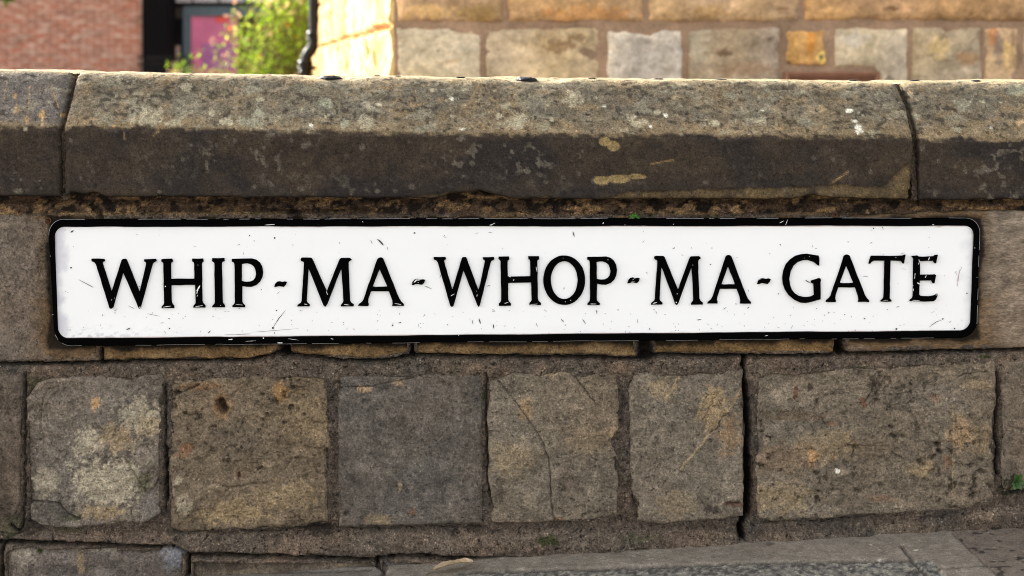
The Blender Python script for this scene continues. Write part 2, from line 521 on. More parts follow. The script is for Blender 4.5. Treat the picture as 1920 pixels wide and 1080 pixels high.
R2.append(dict(c=((1418, 700), (1864, 676), (1864, 945), (1422, 976)), col=lin(104, 94, 78), s=27, wob=3, rel=0.002, fl=.0022,
               top=[(1416, 704), (1440, 694), (1480, 698), (1560, 688), (1610, 688), (1660, 683), (1760, 676), (1864, 673)],
               right=[(1864, 673), (1868, 750), (1862, 800), (1866, 880), (1862, 945)],
               bottom=[(1422, 974), (1460, 978), (1540, 972), (1600, 966), (1720, 964), (1800, 958), (1862, 940)],
               left=[(1416, 704), (1416, 780), (1414, 900), (1422, 974)],
               bl=[(1800, 815, 22, 34, lin(150, 125, 92), .6), (1835, 820, 25, 30, tan, .35), (1493, 738, 6, 12, lin(88, 58, 40), .8), (1525, 858, 9, 14, lin(170, 130, 85), .7),
                   (1618, 755, 8, 10, lin(100, 62, 42), .6), (1640, 718, 10, 20, dk, .5), (1755, 748, 12, 10, rust, .5), (1571, 883, 4.5, 4.5, white_l, 1), (1725, 880, 24, 14, tan, .5),
                   (1775, 865, 7, 14, rust, .5), (1460, 930, 60, 30, tan, .4), (1500, 780, 60, 12, lin(82, 66, 48), .5), (1600, 840, 70, 22, lin(84, 72, 56), .4),
                   (1545, 835, 60, 30, tan, .3), (1755, 745, 90, 30, lin(112, 106, 94), .3), (1560, 795, 5, 6, rust, .7), (1480, 860, 70, 30, lin(120, 88, 55), .25),
                   (1652, 935, 30, 8, rust, .4), (1830, 720, 25, 10, tan, .35)],
               cr=[([(1785, 760), (1789, 800), (1788, 850), (1787, 930)], 1.3, -.0012), ([(1755, 832), (1760, 834)], 5, .010), ([(1760, 848), (1764, 848)], 4, .006),
                   ([(1725, 866), (1732, 872)], 6, .006), ([(1668, 800), (1672, 802)], 3.5, .010), ([(1672, 816), (1676, 818)], 3.5, .008), ([(1690, 817), (1696, 820)], 4, .006),
                   ([(1527, 886), (1533, 888)], 4.5, .006), ([(1604, 920), (1612, 921)], 4.5, .007), ([(1650, 910), (1655, 911)], 4, .005), ([(1800, 909), (1806, 910)], 5, .005),
                   ([(1530, 775), (1545, 790), (1552, 800)], 2, .004), ([(1640, 705), (1634, 735), (1620, 755)], 3, .004), ([(1590, 835), (1606, 838)], 3, .004),
                   ([(1595, 855), (1603, 835)], 2.6, .004), ([(1640, 742), (1720, 735), (1800, 728)], 1.6, .003), ([(1800, 705), (1850, 696)], 2, .004),
                   ([(1836, 862), (1842, 863)], 3, .006), ([(1820, 930), (1824, 932)], 3.5, .005)], pits=110))
R2.append(dict(c=((1874, 674), (1990, 668), (1990, 912), (1876, 922)), col=lin(98, 88, 74), s=28, wob=2.5, rel=0.0035,
               bl=[(1900, 905, 16, 14, lin(30, 34, 18), .8)], cr=[([(1890, 800), (1930, 810)], 3, .003)]))


def carver(cr, pits, seed):
    rng = random.Random(seed)
    def f(PX, PY, T, Z):
        d = cracks(PX, PY, [(p, w_ * (.55 if len(p) > 2 else .85), dp_ * (.9 if len(p) > 2 else 1)) for p, w_, dp_ in cr]) if cr else 0 * PX
        if pits:
            n = fbm(T, Z, 75, 3, seed + 40)
            d = d + 0.0060 * sstep(0.34, 0.75, n) * sstep(-.3, .5, fbm(T, Z, 9, 2, seed + 41))
        return d
    return f


def crack_tone(cr, pits_=0):  # tones cracks and pits darker, raised scrapes paler
    def f(C, PX, PY, T, Z, e):
        if not cr: return C
        d = cracks(PX, PY, [(p, w_ * (.5 if len(p) > 2 else .8), dp_) for p, w_, dp_ in cr if dp_ > 0])
        l = cracks(PX, PY, [(p, w_, -dp_) for p, w_, dp_ in cr if dp_ < 0] or [([(0, 0), (1, 0)], 1, 0)])
        if pits_: C = mixc(C, lin(44, 34, 24), .55 * sstep(0.40, 0.75, fbm(T, Z, 75, 3, pits_ + 40)) * sstep(-.3, .5, fbm(T, Z, 9, 2, pits_ + 41)))
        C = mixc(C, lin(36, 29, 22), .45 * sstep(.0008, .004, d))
        return mixc(C, tan * K, .7 * sstep(.0001, .0006, l))
    return f


for r in R2:
    block(wall, M_block, WALL, r['c'], extra(gcol(r['col'], 0.17, r['s']), r.get('bl', []), r['s'], crack_tone(r.get('cr'), r['s'] if r.get('pits') else 0)),
          proud=0.009, wob=r['wob'], relief=r['rel'] if 'rel' in r else 0.003, rnd=0.0022, flake=r.get('fl', 0.0006), seed=r['s'],
          step=0.0019, top=r.get('top'), bottom=r.get('bottom'), left=r.get('left'), right=r.get('right'),
          carve=carver(r.get('cr'), r.get('pits'), r['s']))

# plinth course at the bottom left
PL = [
    dict(c=((-60, 1020), (4, 1018), (6, 1150), (-60, 1150)), col=lin(84, 78, 72), s=41),
    dict(c=((12, 1022), (350, 1030), (352, 1160), (10, 1160)), col=lin(98, 92, 84), s=42,
         top=[(12, 1028), (30, 1020), (180, 1022), (260, 1025), (330, 1024), (350, 1034)],
         bl=[(40, 1040, 25, 22, lin(160, 150, 130), .6), (330, 1045, 25, 25, lin(112, 114, 118), .6), (190, 1027, 60, 6, pale, .5), (75, 1032, 5, 5, moss, 1),
             (120, 1070, 50, 12, lin(60, 56, 54), .5), (150, 1050, 8, 25, tan, .5), (60, 1020, 70, 7, lin(122, 122, 124), .5)]),
    dict(c=((360, 1042), (706, 1046), (706, 1110), (360, 1110)), col=lin(88, 80, 68), s=43, bl=[(420, 1062, 60, 7, dk, .5), (640, 1052, 40, 6, tan, .4)]),
    dict(c=((714, 1042), (796, 1044), (796, 1100), (714, 1100)), col=lin(84, 80, 76), s=44, bl=[(770, 1050, 20, 4, dk, .6)]),
]
for r in PL:
    block(wall, M_block, WALL, r['c'], extra(gcol(r['col'], 0.25, r['s']), r.get('bl', []), r['s']), proud=0.014, wob=2.5,
          relief=0.003, rnd=0.005, seed=r['s'], top=r.get('top'))

# blocks beyond the frame on both sides (coarser)
rng = random.Random(5)
for side in (-1, 1):
    for (zt, zb) in ((0.662, 0.395), (0.368, 0.095)):
        x = 1.045 * side if side > 0 else -1.015
        lim = 2.6
        while abs(x) < lim:
            w = rng.uniform(0.24, 0.42)
            x0, x1 = (x, x + w) if side > 0 else (x - w, x)
            cc = lin(104, 93, 78) * rng.uniform(0.8, 1.15)
            sd = rng.randrange(1000)
            block(wall, M_block, WALL, ((x0, zt), (x1, zt), (x1, zb), (x0, zb)), gcol(cc, 0.2, sd), proud=0.009, wob=0.003, step=0.008,
                  relief=0.003, rnd=0.005, seed=sd, px_in=False)
            x += side * (w + 0.014)

# mortar bed: one rough sheet between and behind the blocks
xs = np.concatenate([np.linspace(-2.7, -1.02, 80)[:-1], np.arange(-1.02, 1.02, 0.0028), np.linspace(1.02, 2.7, 80)])
zs = np.concatenate([np.linspace(-0.35, -0.03, 14)[:-1], np.arange(-0.03, 0.72, 0.0028)])
XX, ZZ = np.meshgrid(xs, zs[::-1])
PX, PY = proj(XX, 0 * XX, ZZ)
h = 0.003 + 0.0035 * fbm(XX, ZZ, 14, 3, 51) + 0.003 * fbm(XX, ZZ, 60, 4, 52) + 0.0012 * fbm(XX, ZZ, 170, 2, 53)
# ragged mortar band under the coping, broad bedding between the courses, bulging haunch at the foot
top_edge = 405 + 0 * PX
h += -0.004 * sstep(402, 392, PY) + 0.009 * fbm(XX * .6, ZZ, 45, 4, 54) * sstep(406, 397, PY)
low = np.interp(PX, [0, 320, 640, 900, 1160, 1400, 1700, 1865, 1920], [992, 998, 992, 984, 984, 982, 968, 950, 925])
h += 0.016 * sstep(low - 2, low + 40, PY) + 0.004 * fbm(XX, ZZ, 25, 4, 55) * sstep(low, low + 10, PY)
h += 0.003 * sstep(668, 678, PY) * sstep(712, 690, PY)
CR = [
    ([(-60, 682), (190, 680), (300, 677), (470, 675), (530, 660), (545, 664), (640, 676), (720, 677), (775, 665), (900, 669), (1100, 669), (1150, 673), (1195, 673), (1230, 666),
      (1400, 668), (1560, 666), (1575, 655), (1590, 664), (1990, 654)], 3.2, .024),
    ([(190, 655), (190, 680)], 4, .02), ([(535, 630), (535, 658)], 9, .04), ([(1208, 630), (1210, 662)], 13, .04), ([(1574, 630), (1575, 660)], 7, .045), ([(772, 640), (772, 664)], 3, .03),
    ([(1397, 672), (1392, 690), (1401, 760), (1401, 860), (1400, 960)], 4.5, .04), ([(1403, 860), (1402, 960)], 5.5, .03),
    ([(1398, 960), (1388, 985), (1390, 1012)], 5.0, .045),
    ([(-60, 1012), (60, 1015), (230, 1021), (330, 1024), (356, 1036), (420, 1036), (560, 1040), (705, 1044), (750, 1037), (860, 1042), (1000, 1045)], 3.4, .028),
    ([(8, 1015), (8, 1100)], 4, .02), ([(356, 1036), (356, 1100)], 3.4, .03), ([(710, 1044), (709, 1100)], 4, .03),
    ([(311, 720), (311, 850), (313, 960)], 2.4, .012), ([(312, 840), (314, 935)], 3.0, .015), ([(48, 700), (46, 850), (48, 930), (42, 990)], 2.4, .012),
    ([(912, 700), (913, 800), (915, 860), (918, 920), (924, 940)], 2.2, .012), ([(326, 996), (420, 999), (520, 996), (618, 984)], 2.0, .010),
    ([(560, 998), (620, 990)], 4, .008), ([(640, 992), (760, 990), (905, 986)], 2, .006), ([(1168, 740), (1165, 800)], 2, .006),
    ([(1869, 700), (1867, 800), (1870, 890)], 3, .02), ([(1184, 930), (1192, 950)], 3, .01), ([(1425, 980), (1540, 976), (1620, 968)], 1.6, .008),
    ([(1820, 1003), (1870, 1000), (1925, 995)], 2.2, .02),
    ([(340, 392), (560, 398), (700, 396)], 5, .012), ([(185, 400), (190, 410)], 6, .015), ([(545, 400), (560, 408)], 8, .012), ([(850, 398), (1000, 396)], 3, .008), ([(1120, 400), (1180, 404)], 3, .01),
    ([(1200, 404), (1230, 402)], 4, .01), ([(1420, 395), (1570, 402)], 3, .008),
]
def inpoly(PX, PY, poly):
    ins = np.zeros(PX.shape, bool)
    for (x0, y0), (x1, y1) in zip(poly, poly[1:] + poly[:1]):
        if y0 == y1: continue
        c_ = (PY < y0) != (PY < y1)
        ins ^= c_ & (PX < (x1 - x0) * (PY - y0) / (y1 - y0) + x0)
    return ins


behind = np.zeros(PX.shape, bool)
for r in row1 + R2 + PL:
    tl, tr, br, bl = r['c']
    tp = r.get('top') or [tl, tr]; bt = r.get('bottom') or [bl, br]; lf = r.get('left') or [tl, bl]; rt_ = r.get('right') or [tr, br]
    pol = [tuple(p) for p in tp] + [tuple(p) for p in rt_[1:-1]] + [tuple(p) for p in bt[::-1]] + [tuple(p) for p in lf[1:-1][::-1]]
    cx_ = sum(p[0] for p in pol) / len(pol); cy_ = sum(p[1] for p in pol) / len(pol)
    hw = (tr[0] - tl[0]) / 2; hv = (bl[1] - tl[1]) / 2
    pol = [(cx_ + (x - cx_) * (1 - 7 / hw), cy_ + (y - cy_) * (1 - 7 / hv)) for x, y in pol]
    behind |= inpoly(PX, PY, pol)
behind |= (np.abs(XX) > 1.02) & (ZZ > .1)
carv = cracks(PX, PY, CR)
h -= np.minimum(carv, 0.05)
h = np.where(behind, -0.046, h)
# shaded soffit groove under the coping
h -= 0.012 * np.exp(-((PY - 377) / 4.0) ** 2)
base = lin(110, 97, 84)
n1 = fbm(XX, ZZ, 16, 4, 61); n2 = fbm(XX, ZZ, 90, 3, 62)
n3 = fbm(XX, ZZ, 170, 2, 65)
C = base * np.clip(1 + 0.2 * n1 + 0.2 * n2 + 0.22 * n3, .25, 2.2)[..., None]
C = C * np.stack([1 + 0.10 * n1, 1 + 0 * n1, 1 - 0.08 * n1], -1)
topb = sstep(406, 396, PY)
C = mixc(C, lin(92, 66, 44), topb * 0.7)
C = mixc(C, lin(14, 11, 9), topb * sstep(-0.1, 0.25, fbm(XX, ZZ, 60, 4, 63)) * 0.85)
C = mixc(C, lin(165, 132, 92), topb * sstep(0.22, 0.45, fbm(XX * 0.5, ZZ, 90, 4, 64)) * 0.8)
C = mixc(C, lin(175, 145, 95), topb * sstep(396, 401, PY) * sstep(0.0, 0.3, fbm(XX * 0.25, ZZ, 60, 3, 66)) * 0.6)
C = mixc(C, lin(70, 62, 55), sstep(1000, 990, PY) * sstep(700, 720, PY) * 0.5)
C = blobs(PX, PY, C, [(1025, 1010, 28, 8, moss, .8), (600, 990, 40, 12, dk, .8), (900, 990, 30, 9, dk, .5), (60, 985, 30, 22, dk, .6), (940, 975, 10, 10, dk, .7), (1200, 1005, 40, 8, moss, .4),
                      (1895, 915, 26, 12, lin(28, 34, 16), .9), (130, 990, 30, 8, moss, .4), (907, 742, 7, 9, moss, .8), (1840, 965, 22, 8, lin(160, 140, 118), .7), (1880, 955, 30, 8, lin(140, 125, 110), .5),
                      (800, 1010, 90, 10, lin(125, 110, 95), .5), (1690, 985, 90, 10, lin(135, 120, 100), .4), (20, 985, 20, 20, moss, .5), (70, 720, 20, 14, moss, .5),
                      (1615, 690, 12, 4, moss, .8), (1845, 668, 14, 3, moss, .8), (1195, 740, 8, 30, lin(50, 42, 36), .5), (200, 1008, 100, 6, lin(125, 108, 95), .5), (1300, 1005, 60, 12, lin(118, 100, 84), .4)], 71)
C = C * (1 - .85 * sstep(.005, .02, carv))[..., None]  # shade of the deep joint gaps painted into the mortar colour
C = C * 0.92
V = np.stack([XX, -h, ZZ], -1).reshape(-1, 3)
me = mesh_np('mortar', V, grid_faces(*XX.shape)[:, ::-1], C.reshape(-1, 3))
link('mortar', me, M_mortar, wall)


def box_mesh(name, x0, x1, y0, y1, z0, z1, col):
    v = [(x, y, z) for x in (x0, x1) for y in (y0, y1) for z in (z0, z1)]
    f = [(0, 1, 3, 2), (4, 6, 7, 5), (0, 4, 5, 1), (2, 3, 7, 6), (0, 2, 6, 4), (1, 5, 7, 3)]
    return mesh_np(name, v, f, np.tile(np.asarray(col), (8, 1)), False)


link('rubble_core', box_mesh('rubble_core', -2.69, 2.69, 0.055, 0.30, -0.35, 0.70, lin(92, 82, 70)), M_mortar, wall)

# ------------------------------------------------------------------ coping stones
tanC = lin(107, 97, 80)
lichen = []
P_ = lin(160, 150, 125); Gn = lin(142, 140, 118); Wt = white_l; Dl = lin(128, 122, 104)
for (x, y, rx, ry, c, a) in [
    (349, 162, 9, 8, P_, .95), (285, 214, 24, 15, P_, .7), (325, 232, 16, 7, P_, .8), (270, 228, 18, 6, P_, .7), (245, 226, 10, 5, P_, .7), (397, 212, 8, 9, P_, .7), (430, 228, 18, 8, P_, .9),
    (488, 213, 12, 9, Gn, .95), (468, 228, 22, 8, Gn, .7), (475, 168, 16, 8, Gn, .45), (488, 186, 7, 4, P_, .9), (612, 193, 15, 9, Gn, .8), (583, 235, 4, 3, Wt, .9), (345, 198, 28, 14, Dl, .45),
    (575, 167, 25, 9, Gn, .3), (340, 215, 10, 12, Dl, .5), (648, 232, 9, 8, Gn, .9), (688, 232, 18, 11, P_, .7), (695, 203, 9, 5, P_, .8), (711, 197, 6, 4, P_, .7), (685, 218, 10, 5, P_, .5),
    (790, 215, 20, 8, Dl, .6), (795, 240, 28, 9, Dl, .7), (847, 185, 3.5, 3.5, Wt, .8), (867, 243, 7, 4, Wt, .5), (975, 225, 18, 14, P_, .85), (955, 234, 22, 7, P_, .6), (950, 199, 12, 8, P_, .7), (1000, 190, 30, 14, Dl, .5),
    (1075, 185, 18, 14, P_, .8), (1058, 190, 6, 5, P_, .6), (936, 218, 7, 5, P_, .9), (870, 197, 6, 4, P_, .5), (868, 165, 6, 6, Gn, .5), (1015, 237, 14, 8, P_, .5), (1034, 224, 5, 4, P_, .7),
    (1247, 216, 4.5, 3.5, Wt, .95), (1184, 220, 10, 6, P_, .7), (1200, 232, 16, 7, P_, .8), (1133, 200, 3.5, 2.5, Wt, .9), (1220, 238, 4.5, 3, Wt, .9), (1205, 200, 16, 10, Dl, .6), (1233, 211, 6, 4, P_, .7),
    (1593, 208, 6, 4.5, Wt, .95), (1602, 227, 6, 4, Wt, .95), (1612, 241, 9, 8, Wt, 1), (1609, 249, 4, 3, Wt, .8), (1340, 230, 10, 6, P_, .9), (1412, 225, 10, 5, P_, .6), (1430, 226, 10, 9, P_, .8), (1515, 230, 18, 8, Dl, .7), (1367, 180, 14, 9, Dl, .7),
    (1305, 180, 12, 8, Dl, .5), (1586, 178, 13, 9, Dl, .8), (1647, 178, 8, 6, Dl, .6), (1430, 208, 3, 2, Wt, .8), (1330, 190, 10, 6, P_, .35), (1805, 195, 16, 12, Dl, .8), (1796, 243, 8, 5, P_, .8), (1910, 170, 24, 9, Gn, .7),
    (1912, 231, 8, 5, lin(190, 160, 120), .8), (1716, 218, 10, 8, Dl, .8), (1794, 220, 18, 7, Dl, .5), (1843, 191, 4, 3, P_, .8), (1876, 192, 3, 3, P_, .8), (1858, 240, 4, 2, Wt, .6),
    (78, 215, 7, 8, lin(185, 150, 100), .8), (28, 180, 4, 6, lin(175, 140, 95), .7), (30, 205, 6, 9, lin(165, 135, 95), .7), (78, 228, 3, 12, lin(180, 150, 110), .7), (50, 222, 5, 7, lin(165, 130, 90), .7), (214, 237, 4, 3, lin(190, 150, 95), .8),
    (115, 213, 3, 4, lin(190, 150, 100), .8), (1545, 203, 10, 5, lin(170, 145, 100), .5), (1460, 240, 10, 5, lin(170, 140, 100), .5), (450, 190, 4, 4, dk, .6), (852, 208, 7, 5, dk, .5), (744, 224, 6, 4, dk, .6), (1326, 231, 3, 4, dk, .8)]:
    lichen.append((x, y, rx, ry, c, a))
rng = random.Random(77)
spots = []
for i in range(150):
    x = rng.uniform(-20, 1960); y = 262 + 100 * rng.random() ** 0.9
    dens = 0.9 if (640 < x < 1100 or x < 110 or 400 < x < 640) else 0.35
    if rng.random() < dens:
        r = rng.uniform(1.8, 5.2)
        spots.append((x, y, r * rng.uniform(.8, 1.3), r, lin(92, 85, 75), rng.uniform(.35, .85)))
for i in range(150):      # small lichen dots and dark pits on the weathered slope
    x = rng.uniform(-20, 1960); y = rng.uniform(155, 245); r = rng.uniform(1.5, 4)
    spots.append((x, y, r * 1.2, r, P_ if rng.random() < .5 else dk, rng.uniform(.3, .7)))


def coping(xL, xR, seed, px_ends=None, step=0.0026):
    """xL/xR in px at the front arris; px_ends = (left list, right list) of px offsets at [top, mid slope, arris, mid face, bottom]"""
    s0 = WALL.px(xL, 0)[0]; s1 = WALL.px(xR, 0)[0]
    nx = max(10, int((s1 - s0) / step))
    yo = -0.042
    # profile stations: parameter k, with y, row(px) as functions of x
    prof = []   # (y, kind, w) ; kind rows: b bottom, e arris, t top
    def seg(n, f):
        for i in range(n): prof.append(f(i / n))
    seg(4, lambda t: (0.30, 't', -0.15 * (1 - t)))
    seg(10, lambda t: (0.30 - 0.25 * t, 't', 0.0))
    # round shoulder then slope
    k = int(0.125 / step)
    def slope(t):
        y = 0.050 + (yo - 0.050) * t
        return (y, 's', t)
    seg(k, slope)
    kf = int(0.125 / step)
    seg(kf, lambda t: (yo, 'f', t))
    prof.append((yo + 0.002, 'f', 1.0))
    seg(6, lambda t: (yo + 0.004 + 0.06 * t, 'u', 1.0))
    m = len(prof)
    u = np.linspace(0, 1, nx)
    xarr = s0 + (s1 - s0) * u
    pxx = 960 + xarr * 1000 * D / (D + yo)
    rt = np.interp(pxx, [-800, 0, 140, 400, 640, 1000, 1300, 1670, 1920, 2700], [128, 131, 136, 141, 144, 149, 151, 154, 153, 150])
    re = np.interp(pxx, [-800, 0, 125, 300, 640, 1000, 1300, 1690, 1715, 1920, 2700], [236, 240, 241, 243, 249, 254, 256, 258, 261, 262, 264])
    rb = np.interp(pxx, [-800, 0, 125, 132, 200, 320, 640, 900, 1160, 1400, 1600, 1695, 1715, 1920, 2700], [366, 369, 368, 361, 368, 369, 371, 372, 374, 374, 372, 375, 376, 373, 371])
    # chips out of the lower arris
    rb = rb - np.interp(pxx, [160, 175, 200, 820, 850, 900, 930, 960, 1480, 1530, 1580], [0, 4, 0, 0, 10, 13, 8, 0, 0, 6, 0])
    rb = rb + 1.6 * fbm(pxx, 0 * pxx, 0.05, 4, seed)
    rt = rt + 1.0 * fbm(pxx, 0 * pxx, 0.012, 3, seed + 1)
    # dips worn in the top arris
    dip = np.interp(pxx, [540, 575, 640, 690, 930, 960, 1050, 1075], [0, 5, 6, 0, 0, 5, 6, 0])
    z = lambda row, y: CZ - (row - HROW) / 2667.0 * (D + y)
    zt = z(rt, 0.0); ze = z(re, yo) + 0.0020 * fbm(xarr, 0 * xarr, 14, 4, seed + 40); zb = z(rb, yo)
    Y = np.zeros((m, nx)); Z = np.zeros((m, nx)); X = np.tile(xarr, (m, 1))
    arr = np.zeros(m)
    for i, (y, kd, w) in enumerate(prof):
        if kd == 't':
            Y[i] = y; Z[i] = zt + w - 0.0015 * (0.30 - y) / 0.30
        elif kd == 's':
            t = w
            # shoulder rounding
            zz = zt + (ze - zt) * (t ** 1.35 * 0.55 + t * 0.45)
            zz = zt + (ze - zt) * np.where(t < 0.25, 2.0 * t * t + 0.0 * t, 0.125 + (t - 0.25) * (0.875 / 0.75))
            Y[i] = y; Z[i] = zz - dip * 0.001 * max(0, 1 - t * 3)
        elif kd == 'f':
            Y[i] = yo; Z[i] = ze + (zb - ze) * w
            rr = max(0, 1 - w / 0.06); Y[i] += 0.003 * rr * rr
            rr = max(0, 1 - (1 - w) / 0.05); Y[i] += 0.005 * rr * rr
        else:
            Y[i] = y; Z[i] = zb + 0.002
        arr[i] = {'t': 0, 's': w * 2, 'f': 2 + w * 2, 'u': 4}[kd]
    A = np.tile(arr[:, None], (1, nx))
    if px_ends:
        q = [0, 1, 2, 3, 4]
        eL = np.interp(arr, q, px_ends[0]) / 1000; eR = np.interp(arr, q, px_ends[1]) / 1000
        fal = 0.10
        dl = (xarr - s0)[None, :]; dr = (s1 - xarr)[None, :]
        X = X + eL[:, None] * np.clip(1 - dl / fal, 0, 1) + eR[:, None] * np.clip(1 - dr / fal, 0, 1)
    wob = 0.002 * fbm(A * 8 + 3, X * 0 + seed, 1, 3, seed)
    edge = np.minimum(X - X[:, :1], X[:, -1:] - X)
    X = X + wob * np.exp(-edge / 0.02)
    # relief along the normal, and rounding at both ends
    rel = 0.0014 * fbm(X, Z + Y * 2, 12, 3, seed + 2) + 0.0009 * fbm(X, Z + Y * 2, 60, 4, seed + 3)
    PXc, PYc = proj(X, Y, Z)
    # flaked lower edge where the skin of the stone has come away
    flk_line = np.interp(PXc, [130, 700, 820, 900, 950, 1130, 1200, 1400, 1520, 1560, 1650, 1670, 1690, 1705], [380, 376, 362, 356, 370, 372, 358, 353, 350, 345, 352, 335, 316, 305])
    flk = sstep(-2, 3, PYc - flk_line + 3 * fbm(X, Z, 60, 4, seed + 7)) * (A > 2.05) * (PXc > 125) * (PXc < 1706)
    rel = rel - 0.004 * flk + 0.002 * flk * fbm(X, Z, 50, 3, seed + 8)
    rnd = 0.006 * np.exp(-edge / 0.006)
    rel = rel - rnd
    chips = [([(1137, 262), (1150, 276)], 9, .0016), ([(1122, 338), (1150, 335), (1205, 332)], 7, .0014)]
    rel = rel - cracks(PXc, PYc, chips) * (A > 2)
    sl = (A < 2) & (A > 0.0)
    Y = Y - rel * np.where(A > 2, 1, np.where(A > 0, 0.75, 0))
    Z = Z + rel * np.where(A > 2, 0, np.where(A > 0, 0.6, 1))
    # end caps: last columns drop inwards
    Y[:, 0] = 0.12; Y[:, -1] = 0.12
    Z[:, 0] = np.minimum(Z[:, 0], zt[0] - 0.02); Z[:, -1] = np.minimum(Z[:, -1], zt[-1] - 0.02)
    # colour
    n1 = fbm(X, Z * 1.5 + Y, 7, 4, seed + 4); n2 = fbm(X, Z + Y, 45, 4, seed + 5); n3 = fbm(X, Z + Y, 20, 3, seed + 6)
    slope_c = tanC * (1 + 0.20 * n1 + 0.16 * n2)[..., None]
    slope_c = slope_c * np.stack([1 + .08 * n3, 1 + 0 * n3, 1 - .10 * n3], -1)
    n9 = fbm(X, Z + Y, 100, 3, seed + 16)
    slope_c = slope_c * (1 + .12 * n9)[..., None]
    slope_c = mixc(slope_c, lin(68, 60, 49), 0.6 * sstep(0.25, 0.7, n2 + 0.3 * n1))
    slope_c = mixc(slope_c, lin(136, 115, 84), 0.4 * sstep(0.2, 0.7, -n2 + .3 * n3))
    slope_c = mixc(slope_c, lin(138, 117, 86), 0.45 * sstep(1.35, 1.95, A + 0.25 * n2))
    slope_c = mixc(slope_c, lin(150, 135, 105), 0.5 * sstep(0.45, 0.1, A + 0.1 * n2))
    if xR < 200:
        slope_c = mixc(slope_c, lin(96, 90, 86), 0.75 * sstep(0.1, .5, A) * sstep(2.0, 1.7, A))
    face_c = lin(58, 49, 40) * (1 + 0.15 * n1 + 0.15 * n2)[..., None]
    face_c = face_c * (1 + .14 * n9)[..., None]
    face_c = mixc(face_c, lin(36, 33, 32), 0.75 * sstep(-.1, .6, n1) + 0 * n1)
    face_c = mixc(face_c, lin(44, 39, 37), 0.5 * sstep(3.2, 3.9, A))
    reg = sstep(-.35, .35, fbm(X, Z, 3.5, 2, seed + 30)) * (.35 + .65 * ((PXc < 115) | ((PXc > 380) & (PXc < 1150)) | (PXc > 1750)))
    face_c = mixc(face_c, lin(98, 90, 79), 0.75 * reg * sstep(.30, .50, fbm(X, Z, 85, 3, seed + 31)) * sstep(-.2, .3, fbm(X, Z, 22, 2, seed + 32)))
    face_c = mixc(face_c, lin(84, 70, 52), 0.22 * sstep(.25, .7, fbm(X, Z * 1.5, 13, 4, seed + 33)))
    slope_c = mixc(slope_c, lin(138, 132, 112), 0.55 * sstep(.30, .48, fbm(X, Z + Y, 48, 3, seed + 34)) * sstep(0, .5, fbm(X, Z + Y, 10, 2, seed + 35)))
    slope_c = mixc(slope_c, lin(42, 37, 31), 0.7 * sstep(.52, .7, fbm(X, Z + Y, 95, 2, seed + 36)))
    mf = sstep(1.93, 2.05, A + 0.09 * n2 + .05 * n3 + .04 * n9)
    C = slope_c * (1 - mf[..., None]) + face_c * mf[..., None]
    C = mixc(C, lin(112, 94, 64), 0.8 * flk * (0.6 + 0.5 * n2))
    C = blobs(PXc, PYc, C, [b for b in lichen if xL - 40 < b[0] < xR + 40], 81)
    sp = [b for b in spots if xL - 20 < b[0] < xR + 20]
    for (x, y, rx, ry, c, a) in sp:
        sel = (np.abs(PXc[m // 2] - x) < 14)
        if not sel.any(): continue
        i0 = np.argmax(sel); i1 = len(sel) - np.argmax(sel[::-1])
        r = np.hypot((PXc[:, i0:i1] - x) / rx, (PYc[:, i0:i1] - y) / ry)
        C[:, i0:i1] = mixc(C[:, i0:i1], c, a * sstep(0, .35, 1.2 - r + 0.5 * n2[:, i0:i1]))
    bare = [(1134, 266, 12, 10), (1150, 274, 13, 11), (1128, 338, 16, 9), (1160, 335, 24, 9), (1195, 331, 18, 6)]
    for (x, y, rx, ry) in bare:
        r = np.hypot((PXc - x) / rx, (PYc - y) / ry)
        C = mixc(C, lin(138, 118, 80), 0.95 * sstep(0, .2, 1.0 - r + 0.12 * n2))
    for sc in ([(718, 203), (735, 197), (748, 185), (753, 165), (753, 160)], [(780, 170), (770, 195), (772, 200), (800, 192), (826, 185)], [(715, 166), (750, 163)], [(97, 160), (104, 185), (112, 208)], [(14, 150), (6, 190)],
               [(899, 228), (908, 240)], [(1053, 228), (1082, 246)], [(232, 248), (234, 262)], [(298, 244), (287, 255)], [(1555, 346), (1590, 322)], [(1705, 168), (1722, 190)], [(1281, 225), (1287, 243)], [(1222, 307), (1262, 300)], [(55, 160), (53, 200), (52, 225)]):
        if xL - 40 < sc[0][0] < xR + 40:
            C = mixc(C, lin(165, 132, 90), .7 * np.exp(-(seg_dist(PXc, PYc, sc) / 1.3) ** 2) * sstep(-.6, .1, n2))
    V = np.stack([X, Y, Z], -1).reshape(-1, 3)
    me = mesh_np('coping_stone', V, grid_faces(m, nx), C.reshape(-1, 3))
    return link('coping_stone', me, M_coping, wall)


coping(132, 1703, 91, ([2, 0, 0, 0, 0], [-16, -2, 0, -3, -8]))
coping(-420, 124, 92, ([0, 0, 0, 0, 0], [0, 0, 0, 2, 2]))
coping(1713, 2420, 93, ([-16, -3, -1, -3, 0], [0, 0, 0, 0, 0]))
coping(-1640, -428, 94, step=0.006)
coping(2428, 3560, 95, step=0.006)
